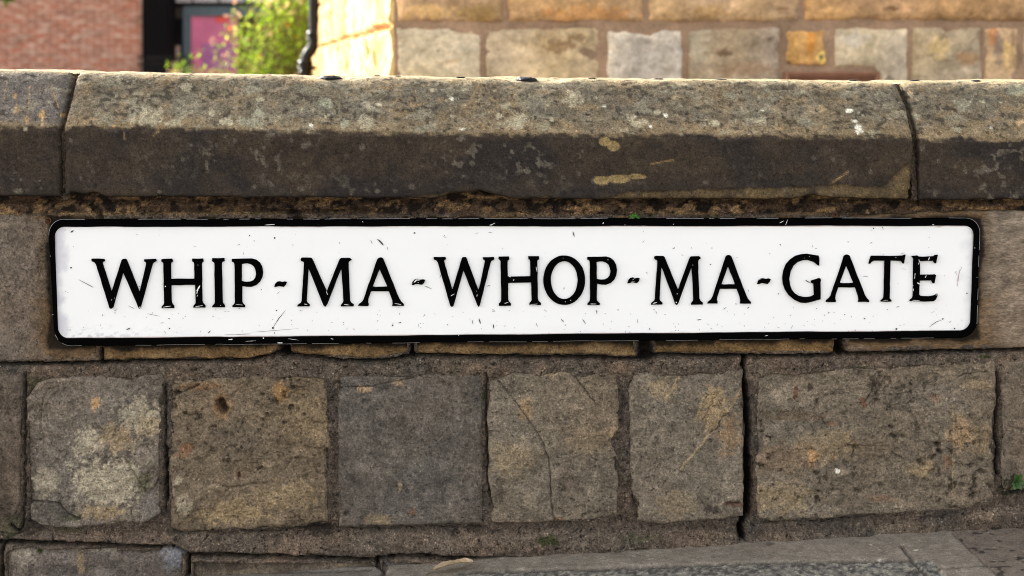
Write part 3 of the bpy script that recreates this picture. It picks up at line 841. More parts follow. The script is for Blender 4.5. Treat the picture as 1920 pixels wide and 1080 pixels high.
# pointing squeezed in the coping joints
for (x, wd, col, top) in ((128, 9, lin(120, 104, 86), 139), (1706, 9, lin(96, 84, 70), 158)):
    zz = np.linspace(0.697, CZ - (top - HROW) / 1000, 90); n = 7
    V = []; Cc = []
    for i, z in enumerate(zz):
        row = HROW - (z - CZ) * 1000
        yy = -0.030 if row > 250 else -0.030 + (250 - row) / 105 * 0.085
        if x < 500: xo = np.interp(row, [139, 245, 380], [1, 0, 0])
        else: xo = np.interp(row, [155, 175, 200, 230, 260, 290, 340, 375], [-14, -8, -4, -1, 0, -1, 3, 3])
        for j in range(n):
            f = j / (n - 1) - 0.5
            r = fbm(np.array([z * 220.0]), np.array([x * 1.0 + j * .8]), 1, 3, 9)[0]
            V.append(((x - 960 + xo + f * wd * 1.6) / 1000, yy + (0.010 if (x < 500 or row < 290) else 0.003) + 0.005 * r + 0.006 * (f > .2), z))
            Cc.append(col * (1 + 0.35 * r))
    me = mesh_np('joint_mortar', V, grid_faces(len(zz), n), np.array(Cc))
    link('joint_mortar', me, M_mortar, wall)

# stubs of cut-off railings leaded into the coping
M_iron = plain_mat('corroded_iron', (0.035, 0.035, 0.042), 0.6, 0.4, 0.3, 0.4, 200, 0.6)


def lump(name, cx, cy, cz, rx, ry, rz, seed, mat, parent, n=20, rough=0.35):
    th = np.linspace(0, 2 * np.pi, n, endpoint=False); ph = np.linspace(0, np.pi, n // 2 + 1)
    TH, PH = np.meshgrid(th, ph)
    r = 1 + rough * fbm(TH * 1.4 + np.cos(TH) * 2, PH * 2 + np.sin(TH) * 2, 1.3, 3, seed)
    r[0] = r[0].mean(); r[-1] = r[-1].mean()
    se = lambda v, p: np.sign(v) * np.abs(v) ** p
    X = cx + rx * r * se(np.cos(TH), .8) * np.sin(PH) ** .6
    Y = cy + ry * r * se(np.sin(TH), .8) * np.sin(PH) ** .6
    Z = cz + rz * r * np.cos(PH)
    V = np.stack([X, Y, Z], -1)
    V = np.concatenate([V, V[:, :1]], 1)
    me = mesh_np(name, V.reshape(-1, 3), grid_faces(V.shape[0], V.shape[1])[:, ::-1])
    return link(name, me, mat, parent)


for (x, row, w, y) in ((617, 146, 17, 0.055), (985, 149, 16, 0.060), (228, 137.5, 14, 0.12), (360, 139, 8, 0.16), (500, 141, 9, 0.16), (707, 142, 6, 0.15), (745, 144, 8, 0.16), (864, 145, 9, 0.15),
                       (1110, 147, 8, 0.15), (1235, 148, 9, 0.16), (1352, 149, 10, 0.15), (1600, 150.5, 8, 0.16), (1715, 150.5, 9, 0.16), (1830, 151, 8, 0.15)):
    zz = CZ - (row - HROW) / 2667 * (D + y)
    fat = 0.0045 if w > 15 else 0.0012
    o = lump('iron_stub', (x - 960) / 2667 * (D + y), y, zz, w / 1000, 0.016 if w > 15 else 0.009, fat, int(x), M_iron, wall)
    if w > 15:
        lump('lead_plug', (x - 960 + 4) / 2667 * (D + y), y + 0.012, zz - 0.001, w * 1.25 / 1000, 0.02, 0.0035, int(x) + 5, M_iron, wall)

# ------------------------------------------------------------------ street name sign
sign = empty('street_sign', (0, -0.004, 0.42))
tag(sign, 'long white street name sign with black rim and raised black letters on the wall', 'sign')


def painted(name, col, chip, chip_amt=0.62, rough=0.45, spec=0.3, scale=160, attr=False, spk=True):
    m = bpy.data.materials.new(name)
    t, b, o = nodes(m)
    vec = mapping(t)
    if attr:
        src = N(t, 'ShaderNodeAttribute', attribute_name='tint').outputs['Color']
    else:
        src = tuple(col)
    n1 = noise(t, vec, scale, 4, 0.7, 0.3)
    n2 = noise(t, vec, 14, 3, 0.6)
    f = mul(t, ramp(t, n1, [(chip_amt, 0.0), (chip_amt + 0.025, 1.0)]), ramp(t, n2, [(0.42, 0.0), (0.60, 1.0)]))
    c = mul(t, src, tuple(chip), f, 'MIX')
    if spk:
        v = N(t, 'ShaderNodeTexVoronoi'); v.inputs['Scale'].default_value = 75
        t.links.new(vec, v.inputs['Vector'])
        sep = N(t, 'ShaderNodeSeparateColor'); t.links.new(v.outputs['Color'], sep.inputs[0])
        pk = ramp(t, sep.outputs[0], [(0.95, 0.0), (0.955, 1.0)])
        nr = ramp(t, v.outputs['Distance'], [(0.05, 1.0), (0.10, 0.0)])
        c = mul(t, c, (0.10, 0.09, 0.09), mul(t, pk, nr), 'MIX')
    t.links.new(c, b.inputs['Base Color'])
    b.inputs['Roughness'].default_value = rough
    b.inputs['Specular IOR Level'].default_value = spec
    bp = N(t, 'ShaderNodeBump'); bp.inputs['Strength'].default_value = 0.15; bp.inputs['Distance'].default_value = 0.001
    t.links.new(noise(t, vec, 60, 4, 0.6), bp.inputs['Height']); t.links.new(bp.outputs[0], b.inputs['Normal'])
    return m


M_white = painted('white_enamel', (0.86, 0.86, 0.86), (0.45, 0.43, 0.42), 0.72, 0.4, 0.3, 90, attr=True)
M_black = painted('black_enamel', (0.0012, 0.0012, 0.0013), (0.55, 0.53, 0.5), 0.74, 0.85, 0.02, 240, spk=False)
M_blackL = painted('black_letter_paint', (0.0012, 0.0011, 0.0012), (0.7, 0.68, 0.64), 0.74, 0.85, 0.02, 300, spk=False)
M_worn = plain_mat('bare_worn_metal', (0.33, 0.33, 0.34), 0.5, 0.3, 0.0, 0.35, 200)
M_scr = plain_mat('scratch_grime', (0.06, 0.05, 0.045), 0.8, 0.1, 0.0, 0.3, 100)
M_chip = plain_mat('white_undercoat', (0.78, 0.77, 0.75), 0.6, 0.2, 0.0, 0.1, 100)

YP = -0.016      # plate face
YR = -0.021      # rim face


def rrect(tl, tr, br, bl, r, n=10):
    """rounded quad in px, clockwise"""
    out = []
    P = [np.array(p, float) for p in (tl, tr, br, bl)]
    for i in range(4):
        p = P[i]; a = P[i - 1]; b = P[(i + 1) % 4]
        da = (a - p) / np.linalg.norm(a - p); db = (b - p) / np.linalg.norm(b - p)
        s = p + da * r; e = p + db * r
        for k in range(n + 1):
            t = k / n
            # quarter-ish arc by quadratic rational
            w = math.cos(math.pi / 4)
            q = ((1 - t) ** 2 * s + 2 * w * t * (1 - t) * p + t * t * e) / ((1 - t) ** 2 + 2 * w * t * (1 - t) + t * t)
            out.append(q)
    return np.array(out)


def densify(P, step=12):
    out = []
    for i in range(len(P)):
        a = P[i]; b = P[(i + 1) % len(P)]
        n = max(1, int(np.linalg.norm(b - a) / step))
        for k in range(n): out.append(a + (b - a) * k / n)
    return np.array(out)


def pw(P, y):
    P = np.asarray(P, float)
    X = (P[:, 0] - 960) / 2667 * (D + y); Z = CZ - (P[:, 1] - HROW) / 2667 * (D + y)
    return np.stack([X, np.full(len(P), y), Z], -1)


outer = rrect((89, 411), (1839, 408), (1831, 633), (103, 649), 30)
inner = rrect((100.5, 424.5), (1827.5, 422), (1819.5, 620.5), (108.5, 635.5), 20)
cen = np.array([960, 528.])


def loft(name, loops, mat, parent, smooth=False, closed=True):
    V = np.concatenate(loops); n = len(loops[0]); F = []
    for l in range(len(loops) - 1):
        for i in range(n):
            j = (i + 1) % n
            F.append((l * n + i, l * n + j, (l + 1) * n + j, (l + 1) * n + i))
    me = mesh_np(name, V, F, None, smooth)
    return link(name, me, mat, parent)


def shrink(P, d):
    """move the loop inwards by d px"""
    nxt = np.roll(P, -1, 0); prv = np.roll(P, 1, 0)
    t = nxt - prv; t /= np.linalg.norm(t, axis=1)[:, None] + 1e-9
    nrm = np.stack([-t[:, 1], t[:, 0]], -1)
    return P + nrm * d


# the two outlines have the same point count, so the rim lofts straight between them; slight unevenness along it
def subdiv2(A, B, step=10):
    oa, ob = [], []
    for i in range(len(A)):
        a, a2, b, b2 = A[i], A[(i + 1) % len(A)], B[i], B[(i + 1) % len(B)]
        n = max(1, int(np.linalg.norm(a2 - a) / step))
        for k in range(n):
            oa.append(a + (a2 - a) * k / n); ob.append(b + (b2 - b) * k / n)
    return np.array(oa), np.array(ob)


O2, I2 = subdiv2(outer, inner)
wv = np.stack([fbm(O2[:, 0], O2[:, 1], 0.02, 3, 5), fbm(O2[:, 0] + 50, O2[:, 1], 0.02, 3, 6)], -1) * 0.7
O2 = O2 + wv; I2 = I2 + wv * 0.8
loft('rim', [pw(O2, -0.004), pw(O2, YR + 0.0022), pw(shrink(O2, 1.3), YR), pw(shrink(I2, -1.2), YR), pw(I2, YR + 0.0015), pw(shrink(I2, 1.5), YP + 0.001)], M_black, sign)
# worn bright outer arris of the rim
for nm, (a, b) in (('worn_edge', (0.2, 0.9)),):
    Vs, Fs = [], []
    q = pw(O2, YR + 0.0016); q2 = pw(shrink(O2, 0.75), YR + 0.0002)
    nse = fbm(O2[:, 0], O2[:, 1], 0.03, 4, 15) + 0.25 * (np.abs(O2[:, 1] - 528) > 100)
    for i in range(len(O2)):
        j = (i + 1) % len(O2)
        if nse[i] <= 0.12 and Vs:
            link(nm, mesh_np(nm, Vs, Fs, None, False), M_worn, sign); Vs, Fs = [], []
        if nse[i] > 0.12:
            k = len(Vs)
            Vs += [q[i] + (0, -.0004, 0), q[j] + (0, -.0004, 0), q2[j] + (0, -.0004, 0), q2[i] + (0, -.0004, 0)]
            Fs.append((k, k + 1, k + 2, k + 3))
    if Vs: link(nm, mesh_np(nm, Vs, Fs, None, False), M_worn, sign)
# backing casting
loft('backing_plate', [pw(shrink(O2, 3), 0.0), pw(shrink(O2, 3), -0.005)], M_black, sign)

# white face: fine grid with rim grime as tint
nx, nz = 620, 84
uu = np.linspace(0, 1, nx)[None, :]; vv = np.linspace(0, 1, nz)[:, None]
tl, tr, br, bl = [np.array(p, float) for p in ((99.5, 423), (1829, 420.5), (1821, 622.5), (107.5, 637))]
PXs = (1 - vv) * ((1 - uu) * tl[0] + uu * tr[0]) + vv * ((1 - uu) * bl[0] + uu * br[0])
PYs = (1 - vv) * ((1 - uu) * tl[1] + uu * tr[1]) + vv * ((1 - uu) * bl[1] + uu * br[1])
# fold grid corners in to follow the rounded rim
q = pw(np.stack([PXs.ravel(), PYs.ravel()], -1), YP)
dside = np.minimum(np.minimum(PXs - 103, 1824 - PXs), np.minimum(PYs - 423, np.interp(PXs, [108, 1820], [635, 621]) - PYs))
q[:, 1] += 0.0010 * fbm(PXs.ravel(), PYs.ravel(), 0.01, 2, 3)
nn = fbm(PXs, PYs, 0.05, 4, 33); nn2 = fbm(PXs, PYs * 3, 0.12, 3, 34)
Cw = np.ones(PXs.shape + (3,)) * 0.93
Cw = mixc(Cw, lin(150, 105, 75), 0.75 * sstep(3.0, 0.0, dside + 1.2 * nn))
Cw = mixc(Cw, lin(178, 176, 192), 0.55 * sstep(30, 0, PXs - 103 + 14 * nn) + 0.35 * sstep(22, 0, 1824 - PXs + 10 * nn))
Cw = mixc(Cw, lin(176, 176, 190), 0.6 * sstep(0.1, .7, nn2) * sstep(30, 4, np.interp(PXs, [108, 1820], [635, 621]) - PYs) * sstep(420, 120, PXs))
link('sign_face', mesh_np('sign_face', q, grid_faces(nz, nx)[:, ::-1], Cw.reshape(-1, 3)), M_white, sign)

# letters, traced stroke outlines
c5 = lambda P: [(160 + x / 4.8, 460 + y / 4.8) for x, y in P]
c6 = lambda P: [(540 + x / 4.8, 460 + y / 4.8) for x, y in P]
c8 = lambda P: [(1400 + x / 4.8, 460 + y / 4.8) for x, y in P]
Wp = c5([(60, 125), (66, 121), (172, 122), (177, 140), (162, 147), (158, 158), (236, 408), (243, 408), (332, 130), (340, 123), (366, 123), (374, 130), (486, 412), (494, 412), (553, 162), (550, 148), (536, 141), (534, 126), (636, 123), (640, 142), (616, 152), (606, 166), (502, 552), (490, 566), (480, 552), (345, 236), (250, 556), (235, 568), (220, 556), (102, 172), (88, 150), (64, 140)])
Hp = c5([(690, 124), (782, 121), (788, 143), (772, 154), (770, 170), (771, 303), (985, 300), (984, 165), (980, 150), (966, 142), (966, 120), (1062, 119), (1066, 142), (1052, 152), (1049, 165), (1054, 500), (1062, 520), (1082, 540), (1082, 556), (976, 556), (978, 541), (996, 520), (997, 505), (992, 352), (774, 356), (777, 510), (784, 526), (800, 545), (800, 562), (691, 562), (692, 546), (710, 528), (713, 510), (706, 165), (702, 153), (687, 143)])
Ip = c5([(1146, 116), (1252, 114), (1254, 140), (1234, 148), (1229, 162), (1235, 505), (1240, 522), (1257, 541), (1255, 554), (1144, 554), (1146, 541), (1166, 522), (1170, 505), (1165, 162), (1162, 150), (1144, 140)])
Pp = c5([(1324, 122), (1500, 119), (1540, 130), (1572, 155), (1592, 192), (1599, 240), (1593, 285), (1574, 325), (1540, 355), (1496, 370), (1455, 370), (1412, 361), (1411, 505), (1418, 522), (1438, 540), (1437, 553), (1326, 553), (1328, 540), (1346, 522), (1350, 505), (1346, 165), (1342, 152), (1322, 142)])
Ph = c5([(1409, 167), (1430, 161), (1462, 158), (1495, 168), (1520, 188), (1535, 218), (1540, 252), (1533, 288), (1515, 312), (1488, 325), (1455, 328), (1430, 326), (1409, 319)])
Mp = c6([(118, 128), (122, 114), (138, 110), (208, 111), (218, 120), (346, 408), (352, 408), (466, 124), (478, 114), (556, 112), (572, 128), (550, 140), (543, 155), (557, 492), (566, 512), (592, 532), (590, 546), (478, 546), (480, 532), (498, 514), (502, 498), (484, 216), (478, 212), (352, 530), (338, 549), (322, 538), (194, 216), (184, 214), (168, 498), (174, 512), (196, 532), (194, 546), (88, 546), (90, 534), (116, 516), (124, 500), (148, 160), (144, 146), (122, 138)])
Ap = c6([(804, 128), (816, 114), (835, 110), (852, 116), (860, 128), (1000, 478), (1014, 502), (1042, 530), (1041, 542), (940, 542), (944, 522), (940, 490), (910, 409), (748, 409), (724, 480), (720, 510), (726, 528), (724, 542), (634, 542), (638, 530), (664, 510), (680, 488)])
Ah = c6([(825, 212), (832, 222), (892, 362), (890, 372), (790, 374), (764, 371), (766, 360), (818, 222)])
Gp = c8([(644, 92), (650, 120), (649, 178), (640, 178), (600, 147), (545, 129), (500, 131), (455, 148), (418, 182), (392, 235), (381, 300), (386, 355), (402, 398), (430, 432), (468, 456), (510, 466), (545, 466), (582, 458), (605, 444), (602, 345), (580, 334), (580, 318), (652, 295), (662, 300), (666, 315), (660, 330), (662, 482), (630, 490), (580, 506), (530, 516), (480, 510), (425, 486), (380, 448), (345, 400), (326, 345), (321, 285), (330, 228), (352, 170), (390, 125), (440, 94), (490, 80), (540, 77), (590, 84)])
Tp = c8([(1118, 95), (1290, 95), (1400, 93), (1426, 85), (1420, 112), (1410, 160), (1402, 160), (1388, 138), (1290, 133), (1286, 300), (1282, 475), (1300, 496), (1298, 503), (1203, 503), (1206, 494), (1226, 478), (1232, 460), (1240, 136), (1140, 135), (1118, 148), (1106, 163), (1096, 162), (1106, 125)])
Ep = c8([(1484, 96), (1536, 93), (1548, 104), (1680, 100), (1694, 88), (1714, 86), (1710, 105), (1700, 158), (1688, 156), (1678, 134), (1554, 140), (1556, 265), (1694, 262), (1700, 268), (1686, 336), (1674, 338), (1660, 312), (1552, 314), (1548, 440), (1562, 456), (1640, 460), (1690, 450), (1712, 436), (1714, 450), (1700, 482), (1680, 500), (1600, 504), (1466, 498), (1470, 488), (1488, 474), (1494, 455), (1500, 125), (1496, 112)])
hyp = [(0, 10), (1.2, 5), (5, 1.2), (9.5, 0), (14, 1.5), (19, 0.6), (22.5, 1.5), (21, 6), (17.5, 9.6), (13, 9), (8, 8), (3, 9.8)]
th = np.linspace(0, 2 * np.pi, 48, endpoint=False)
Oo = [(900 + (758 + 187 * math.cos(a)) / 4.8, 460 + (312 + 221 * math.sin(a)) / 4.8) for a in th]
Oi = [(900 + (758 + 122 * math.cos(a)) / 4.8, 460 + (312 + 172 * math.sin(a)) / 4.8) for a in th]


def fit(P, holes, x0, x1, y0, y1):
    A = np.array(P); mn = A.min(0); mx = A.max(0)
    f = lambda Q: [((x - mn[0]) / (mx[0] - mn[0]) * (x1 - x0) + x0, (y - mn[1]) / (mx[1] - mn[1]) * (y1 - y0) + y0) for x, y in Q]
    return f(P), [f(h) for h in holes]


def letter(name, P, holes=(), label=None, mat=None):
    cu = bpy.data.curves.new(name, 'CURVE')
    cu.dimensions = '2D'; cu.fill_mode = 'BOTH'
    cu.extrude = 0.0022; cu.bevel_depth = 0.0009; cu.bevel_resolution = 1; cu.offset = -0.0006
    for L in [P] + list(holes):
        L = np.array(L)
        # break up the perfectly straight casting lines a little
        L = densify(L, 9)
        L = L + np.stack([fbm(L[:, 0], L[:, 1], 0.12, 2, 2), fbm(L[:, 0], L[:, 1], 0.12, 2, 4)], -1) * 0.35
        w = pw(L, YP)
        s = cu.splines.new('POLY'); s.points.add(len(w) - 1)
        for p, (x, y, z) in zip(s.points, w): p.co = (x, z, 0, 1)
        s.use_cyclic_u = True
    tmp = bpy.data.objects.new('tmp', cu)
    COL.objects.link(tmp)
    dg = bpy.context.evaluated_depsgraph_get()
    me = bpy.data.meshes.new_from_object(tmp.evaluated_get(dg))
    bpy.data.objects.remove(tmp)
    me.transform(mathutils.Matrix.Translation((0, YP - 0.0012, 0)) @ mathutils.Matrix.Rotation(math.radians(90), 4, 'X'))
    me.materials.clear()
    me.name = name
    return link(name, me, mat or M_blackL, sign)


letter('letter', Wp); letter('letter', Hp); letter('letter', Ip); letter('letter', Pp, [Ph])
letter('letter', Mp); letter('letter', Ap, [Ah])
letter('letter', fit(Wp, [], 813.3, 926.5, 481.8, 575)[0])
letter('letter', fit(Hp, [], 934.8, 1014, 480.5, 572.6)[0])
letter('letter', Oo, [Oi])
P2 = fit(Pp, [Ph], 1101, 1156.4, 481.2, 571); letter('letter', P2[0], P2[1])
letter('letter', fit(Mp, [], 1221, 1317.6, 480, 571)[0])
P2 = fit(Ap, [Ah], 1326.7, 1407.5, 478.3, 568.5); letter('letter', P2[0], P2[1])
letter('letter', Gp)
P2 = fit(Ap, [Ah], 1548.2, 1629, 477, 565.4); letter('letter', P2[0], P2[1])
letter('letter', Tp); letter('letter', Ep)
for (x, y, w, hh) in ((515, 527, 22.8, 10.6), (772.6, 523, 24.5, 11), (1177, 520.2, 22.3, 10.4), (1420, 521.5, 24.4, 10.6)):
    letter('hyphen', [(x + a / 22.5 * w, y + b / 10 * hh) for a, b in hyp])


# surface marks on the sign: scratches, knocks and flaked paint (thin shapes on the surface)
def marks(name, strokes, y, mat, one=False):
    if not one:
        for s_ in strokes: marks(name, [s_], y, mat, True)
        return
    Vs, Fs = [], []
    for pts, wd in strokes:
        pts = np.array(pts, float)
        n = len(pts)
        if n == 1:
            k = len(Vs); m = 9
            for a in np.linspace(0, 2 * np.pi, m, endpoint=False):
                r = wd * (0.75 + 0.5 * random.Random(int(pts[0][0] * 7 + a * 100)).random())
                Vs.append(pw([pts[0] + (r * math.cos(a), r * math.sin(a) * 0.9)], y)[0])
            for i in range(1, m - 1, 1):
                Fs.append((k, k + i, k + i + 1, k + i + 1))
        else:
            pts = resample(pts, max(6, n * 4))
            n = len(pts); k = len(Vs)
            for i in range(n):
                t = pts[min(i + 1, n - 1)] - pts[max(i - 1, 0)]; t = t / (np.linalg.norm(t) + 1e-9)
                nr = np.array([-t[1], t[0]])
                w = wd * math.sin(math.pi * (i + 0.35) / (n + 0.0)) ** 0.6 * (0.6 + 0.8 * random.Random(int(pts[i][0] * 31 + i)).random())
                Vs.append(pw([pts[i] + nr * w / 2], y)[0]); Vs.append(pw([pts[i] - nr * w / 2], y)[0])
            for i in range(n - 1):
                Fs.append((k + 2 * i, k + 2 * i + 1, k + 2 * i + 3, k + 2 * i + 2))
    F3 = []
    for f in Fs:
        F3.append((f[0], f[1], f[2])); 
        if f[2] != f[3]: F3.append((f[0], f[2], f[3]))
    return link(name, mesh_np(name, Vs, F3, None, False), mat, sign)


scr = [([(707, 448), (713, 453), (719, 460)], 3.2), ([(777, 437)], 2.0), ([(1074, 434), (1077, 444)], 2.0), ([(536, 581), (522, 598), (512, 614)], 1.3), ([(512, 615)], 2.6),
       ([(132, 436), (138, 432)], 2.4), ([(133, 502)], 2.0), ([(147, 524), (160, 531), (175, 539)], 1.2), ([(515, 446)], 2), ([(468, 442)], 1.6), ([(445, 460), (450, 458)], 1.2),
       ([(236, 619), (244, 615)], 2.0), ([(318, 616)], 1.7), ([(315, 597), (319, 598)], 1.6), ([(240, 573), (252, 579)], .9), ([(275, 588), (300, 593)], .8), ([(518, 582)], 1.6), ([(390, 625), (395, 620)], 1.8),
       ([(796, 536), (810, 542)], 1.0), ([(1260, 467), (1264, 466), (1266, 463)], 1.2), ([(898, 597), (901, 607)], 2.0), ([(885, 600), (887, 608)], 1.2), ([(925, 608), (926, 616)], 1.8), ([(1119, 581), (1119, 588)], 1.8),
       ([(1052, 598), (1057, 604)], 1.3), ([(1092, 598), (1098, 607)], 1.3), ([(1218, 617)], 1.6), ([(747, 606), (752, 604)], 2), ([(736, 610)], 1.6), ([(838, 608), (840, 610)], 1.6), ([(913, 537), (919, 535)], 1.3),
       ([(1057, 543), (1058, 539)], 1.6), ([(1510, 525), (1518, 530)], 2.0), ([(1519, 531), (1524, 528)], 1.2), ([(1460, 551)], 1.4), ([(1656, 430), (1656, 429)], 1.8), ([(1655, 427)], 1.2), ([(1638, 428)], 1.4),
       ([(1621, 597)], 1.3), ([(1546, 591)], 1.1), ([(1584, 590)], 1.1), ([(1681, 617)], 2.2), ([(1790, 616)], 1.8), ([(1813, 550)], 1.6), ([(1766, 600), (1757, 603), (1748, 609), (1742, 614)], 1.1), ([(1768, 598)], 2.0),
       ([(1306, 600), (1315, 599)], 1.4), ([(1484, 616), (1486, 610)], 1.2), ([(1401, 579), (1405, 575)], 1.1), ([(1335, 465)], 1.2), ([(1332, 496)], 1.3), ([(1380, 570)], 1.3), ([(1463, 459)], 1.4), ([(1530, 466)], 1.2),
       ([(695, 450), (698, 457)], 1), ([(727, 469), (727, 463)], 1), ([(1618, 518), (1628, 519)], .9), ([(1160, 580), (1158, 582)], 1.3), ([(470, 623), (500, 621), (560, 616)], .6), ([(420, 628), (470, 626)], .8)]
rg = random.Random(12)
fine = []
for i in range(260):
    x = rg.uniform(115, 1810); y = rg.uniform(430, 622) if rg.random() < .45 else rg.uniform(575, 624)
    if 478 < y < 578 and 165 < x < 1765 and rg.random() < .7: continue
    if rg.random() < .55: fine.append(([(x, y)], rg.uniform(.35, .8)))
    else:
        a = rg.uniform(0, 3.14); L = rg.uniform(2, 8)
        fine.append(([(x, y), (x + L * math.cos(a), y + L * math.sin(a))], rg.uniform(.35, .8)))
marks('scratch', [(p, w_ * .85) for p, w_ in scr], YP - 0.0012, M_scr)
marks('fine_wear', fine, YP - 0.0012, M_scr, True)['kind'] = 'stuff'
pk = [([(1800, 505), (1797, 520), (1795, 537)], 1.6), ([(1803, 500), (1801, 508)], 1.0)]
marks('pink_graze', pk, YP - 0.0012, plain_mat('pink_graze', (0.5, 0.35, 0.38), 0.7, 0.2, 0, 0.2, 300))
YL = YP - 0.0012 - 0.0031 - 0.0004
chips = [([(309, 538), (311, 536)], 3.0), ([(375, 535), (370, 544), (369, 551)], 4.2), ([(371, 553), (369, 556)], 1.6), ([(371, 497)], 1.0), ([(208, 563), (210, 562)], 1.5), ([(262, 576)], 2.0), ([(215, 559)], 1.0),
         ([(612, 546), (614, 553)], 1.8), ([(1723, 486), (1724, 491), (1722, 496)], 2.2), ([(1743, 482), (1741, 488)], 2.6), ([(1745, 480)], 1.2), ([(1737, 516), (1735, 521)], 1.8), ([(1720, 530), (1725, 533)], 3.4),
         ([(1713, 541), (1713, 546)], 1.6), ([(1712, 536)], 1.2), ([(953, 513), (957, 520)], 4.0), ([(962, 526), (964, 524)], 2.6), ([(776, 530), (781, 525), (787, 525)], 3.4), ([(784, 530)], 1.2), ([(1005, 500), (1007, 510)], 1.6),
         ([(895, 552), (894, 556)], 1.6), ([(893, 546)], 1.0), ([(845, 555), (852, 551)], 1.6), ([(1270, 551)], 1.5), ([(1268, 567)], 2.0), ([(570, 570), (576, 571)], 1.6), ([(305, 576), (320, 574)], 2.0), ([(366, 575), (380, 573)], 1.6),
         ([(740, 569), (752, 571)], 2.0), ([(645, 571), (655, 572)], 1.6), ([(994, 571), (1008, 570)], 1.2), ([(1106, 570), (1118, 570)], 1.6), ([(1224, 569), (1232, 567)], 2.0), ([(946, 569), (953, 567)], 1.8), ([(1070, 563)], 1.2), ([(1060, 566)], 1.2),
         ([(1056, 484)], .8), ([(1190, 522), (1186, 525)], 1.2), ([(1183, 529), (1190, 528)], 1), ([(1425, 524)], 1), ([(705, 538)], 1), ([(434, 510)], 1), ([(1299, 497)], 1), ([(1140, 487)], 1), ([(1715, 523), (1716, 512)], 1.6),
         ([(442, 571), (455, 572)], 1.0), ([(413, 573)], .9), ([(1508, 484)], .9), ([(1518, 481)], .9), ([(1680, 483)], .9), ([(1656, 563), (1665, 563)], 1), ([(1710, 563), (1725, 564)], 1.2), ([(1755, 554), (1757, 552)], 1.2)]
marks('paint_chip', [(p, w_ * .62) for p, w_ in chips], YL, M_chip)
rimc = [([(496, 422), (515, 421)], 2.0), ([(928, 418), (921, 422), (917, 422)], 1.8), ([(1130, 420), (1132, 417)], 2.4), ([(1477, 412), (1473, 422)], 1.3), ([(1470, 414), (1462, 418)], 1.3), ([(1748, 421), (1752, 422)], 1.6),
        ([(428, 637), (436, 636)], 2.4), ([(494, 634)], 2.0), ([(520, 643), (530, 643)], 2.2), ([(620, 635), (625, 636)], 1.6), ([(1434, 630), (1440, 629)], 1.4), ([(1262, 421), (1264, 420)], 1.1), ([(680, 416)], 1), ([(1172, 422)], 1.1),
        ([(860, 629)], 1), ([(1828, 465)], 1), ([(94, 480)], .9), ([(99, 590)], .9), ([(1832, 520)], .8), ([(460, 640), (480, 639)], .8), ([(540, 635), (560, 638)], .8)]
marks('rim_chip', [(p, w_ * .7) for p, w_ in rimc], YR - 0.0006, M_chip)
# fixing bolts whose rusty rims show just past the plate
M_rust = plain_mat('rusted_steel', (0.11, 0.045, 0.02), 0.9, 0.2, 0.1, 0.4, 400, 0.5)


def torus(name, px, py, y, R, r, mat, parent):
    a = np.linspace(0, 2 * np.pi, 19); b = np.linspace(0, 2 * np.pi, 9)
    A, B = np.meshgrid(a, b)
    c = pw([(px, py)], y)[0]
    V = np.stack([c[0] + (R + r * np.cos(B)) * np.cos(A), c[1] + r * np.sin(B), c[2] + (R + r * np.cos(B)) * np.sin(A)], -1)
    return link(name, mesh_np(name, V.reshape(-1, 3), grid_faces(*A.shape)), mat, parent)


torus('bolt_ring', 90, 414, -0.008, 0.005, 0.0013, M_rust, wall)
torus('bolt_ring', 1566, 403, -0.012, 0.004, 0.0012, M_rust, wall)

# ------------------------------------------------------------------ ground
M_ground = stone_mat('dark_ground', grain=60, scale=0.2)
gx = np.concatenate([[-1500, -400, -100, -40], np.arange(-16, 16.1, 0.5), [40, 100, 400, 1500]])
gy = np.concatenate([[-1500, -400, -100, -40], np.arange(-16, 30.1, 0.5), [60, 100, 400, 1500]])
GX, GY = np.meshgrid(gx, gy)
GZ = ZG(GX) - 0.05
GZ[(GY > 0.2) & (GY < 60)] -= 0.02
link('ground', mesh_np('ground', np.stack([GX, GY, GZ], -1).reshape(-1, 3), grid_faces(*GX.shape), np.tile(lin(100, 96, 88), (GX.size, 1))), M_ground)['kind'] = 'structure'

px_ = np.concatenate([np.linspace(-6, -1.1, 40)[:-1], np.arange(-1.1, 1.1, 0.003), np.linspace(1.1, 6, 40)])
py_ = np.concatenate([np.linspace(-1.05, -0.34, 24)[:-1], np.arange(-0.34, 0.012, 0.0036), [0.03]])
XX, YY = np.meshgrid(px_, py_)
ZZ = ZG(XX)
PX, PY = proj(XX, YY, ZZ)
hh = 0.0012 * fbm(XX, YY, 8, 3, 101) + 0.0009 * fbm(XX, YY, 60, 3, 102)
base = lin(124, 116, 105)
C = base * (1 + 0.12 * fbm(XX, YY, 9, 3, 103) + 0.14 * fbm(XX, YY, 90, 3, 104))[..., None]
# left smooth flags
left_f = sstep(722, 716, PX + 3 * fbm(XX, YY, 30, 2, 105))
C = mixc(C, lin(108, 102, 94), left_f * .8)
# coarse dark setts strip nearest the camera
line = np.interp(PX, [-100, 340, 700, 860, 1000, 1300, 1480, 1705, 1760], [1100, 1100, 1100, 1072, 1068, 1058, 1052, 1049, 1049])
sett = sstep(-2, 2, PY - line) * (PX < 1745 + (PY - 1050) * 1.0) * (PX > 850)
cs = lin(112, 109, 102) * (1 + 0.1 * fbm(XX, YY, 60, 2, 106))[..., None]
pn = fbm(XX, YY * .8, 150, 2, 107)
cs = mixc(cs, lin(58, 57, 56), sstep(0.05, .4, pn) * .75)
cs = mixc(cs, lin(160, 155, 140), sstep(-.35, -.7, pn) * .6)
C = C * (1 - sett[..., None]) + cs * sett[..., None]
hh = hh + sett * (0.002 * fbm(XX, YY, 120, 3, 108) - 0.003)
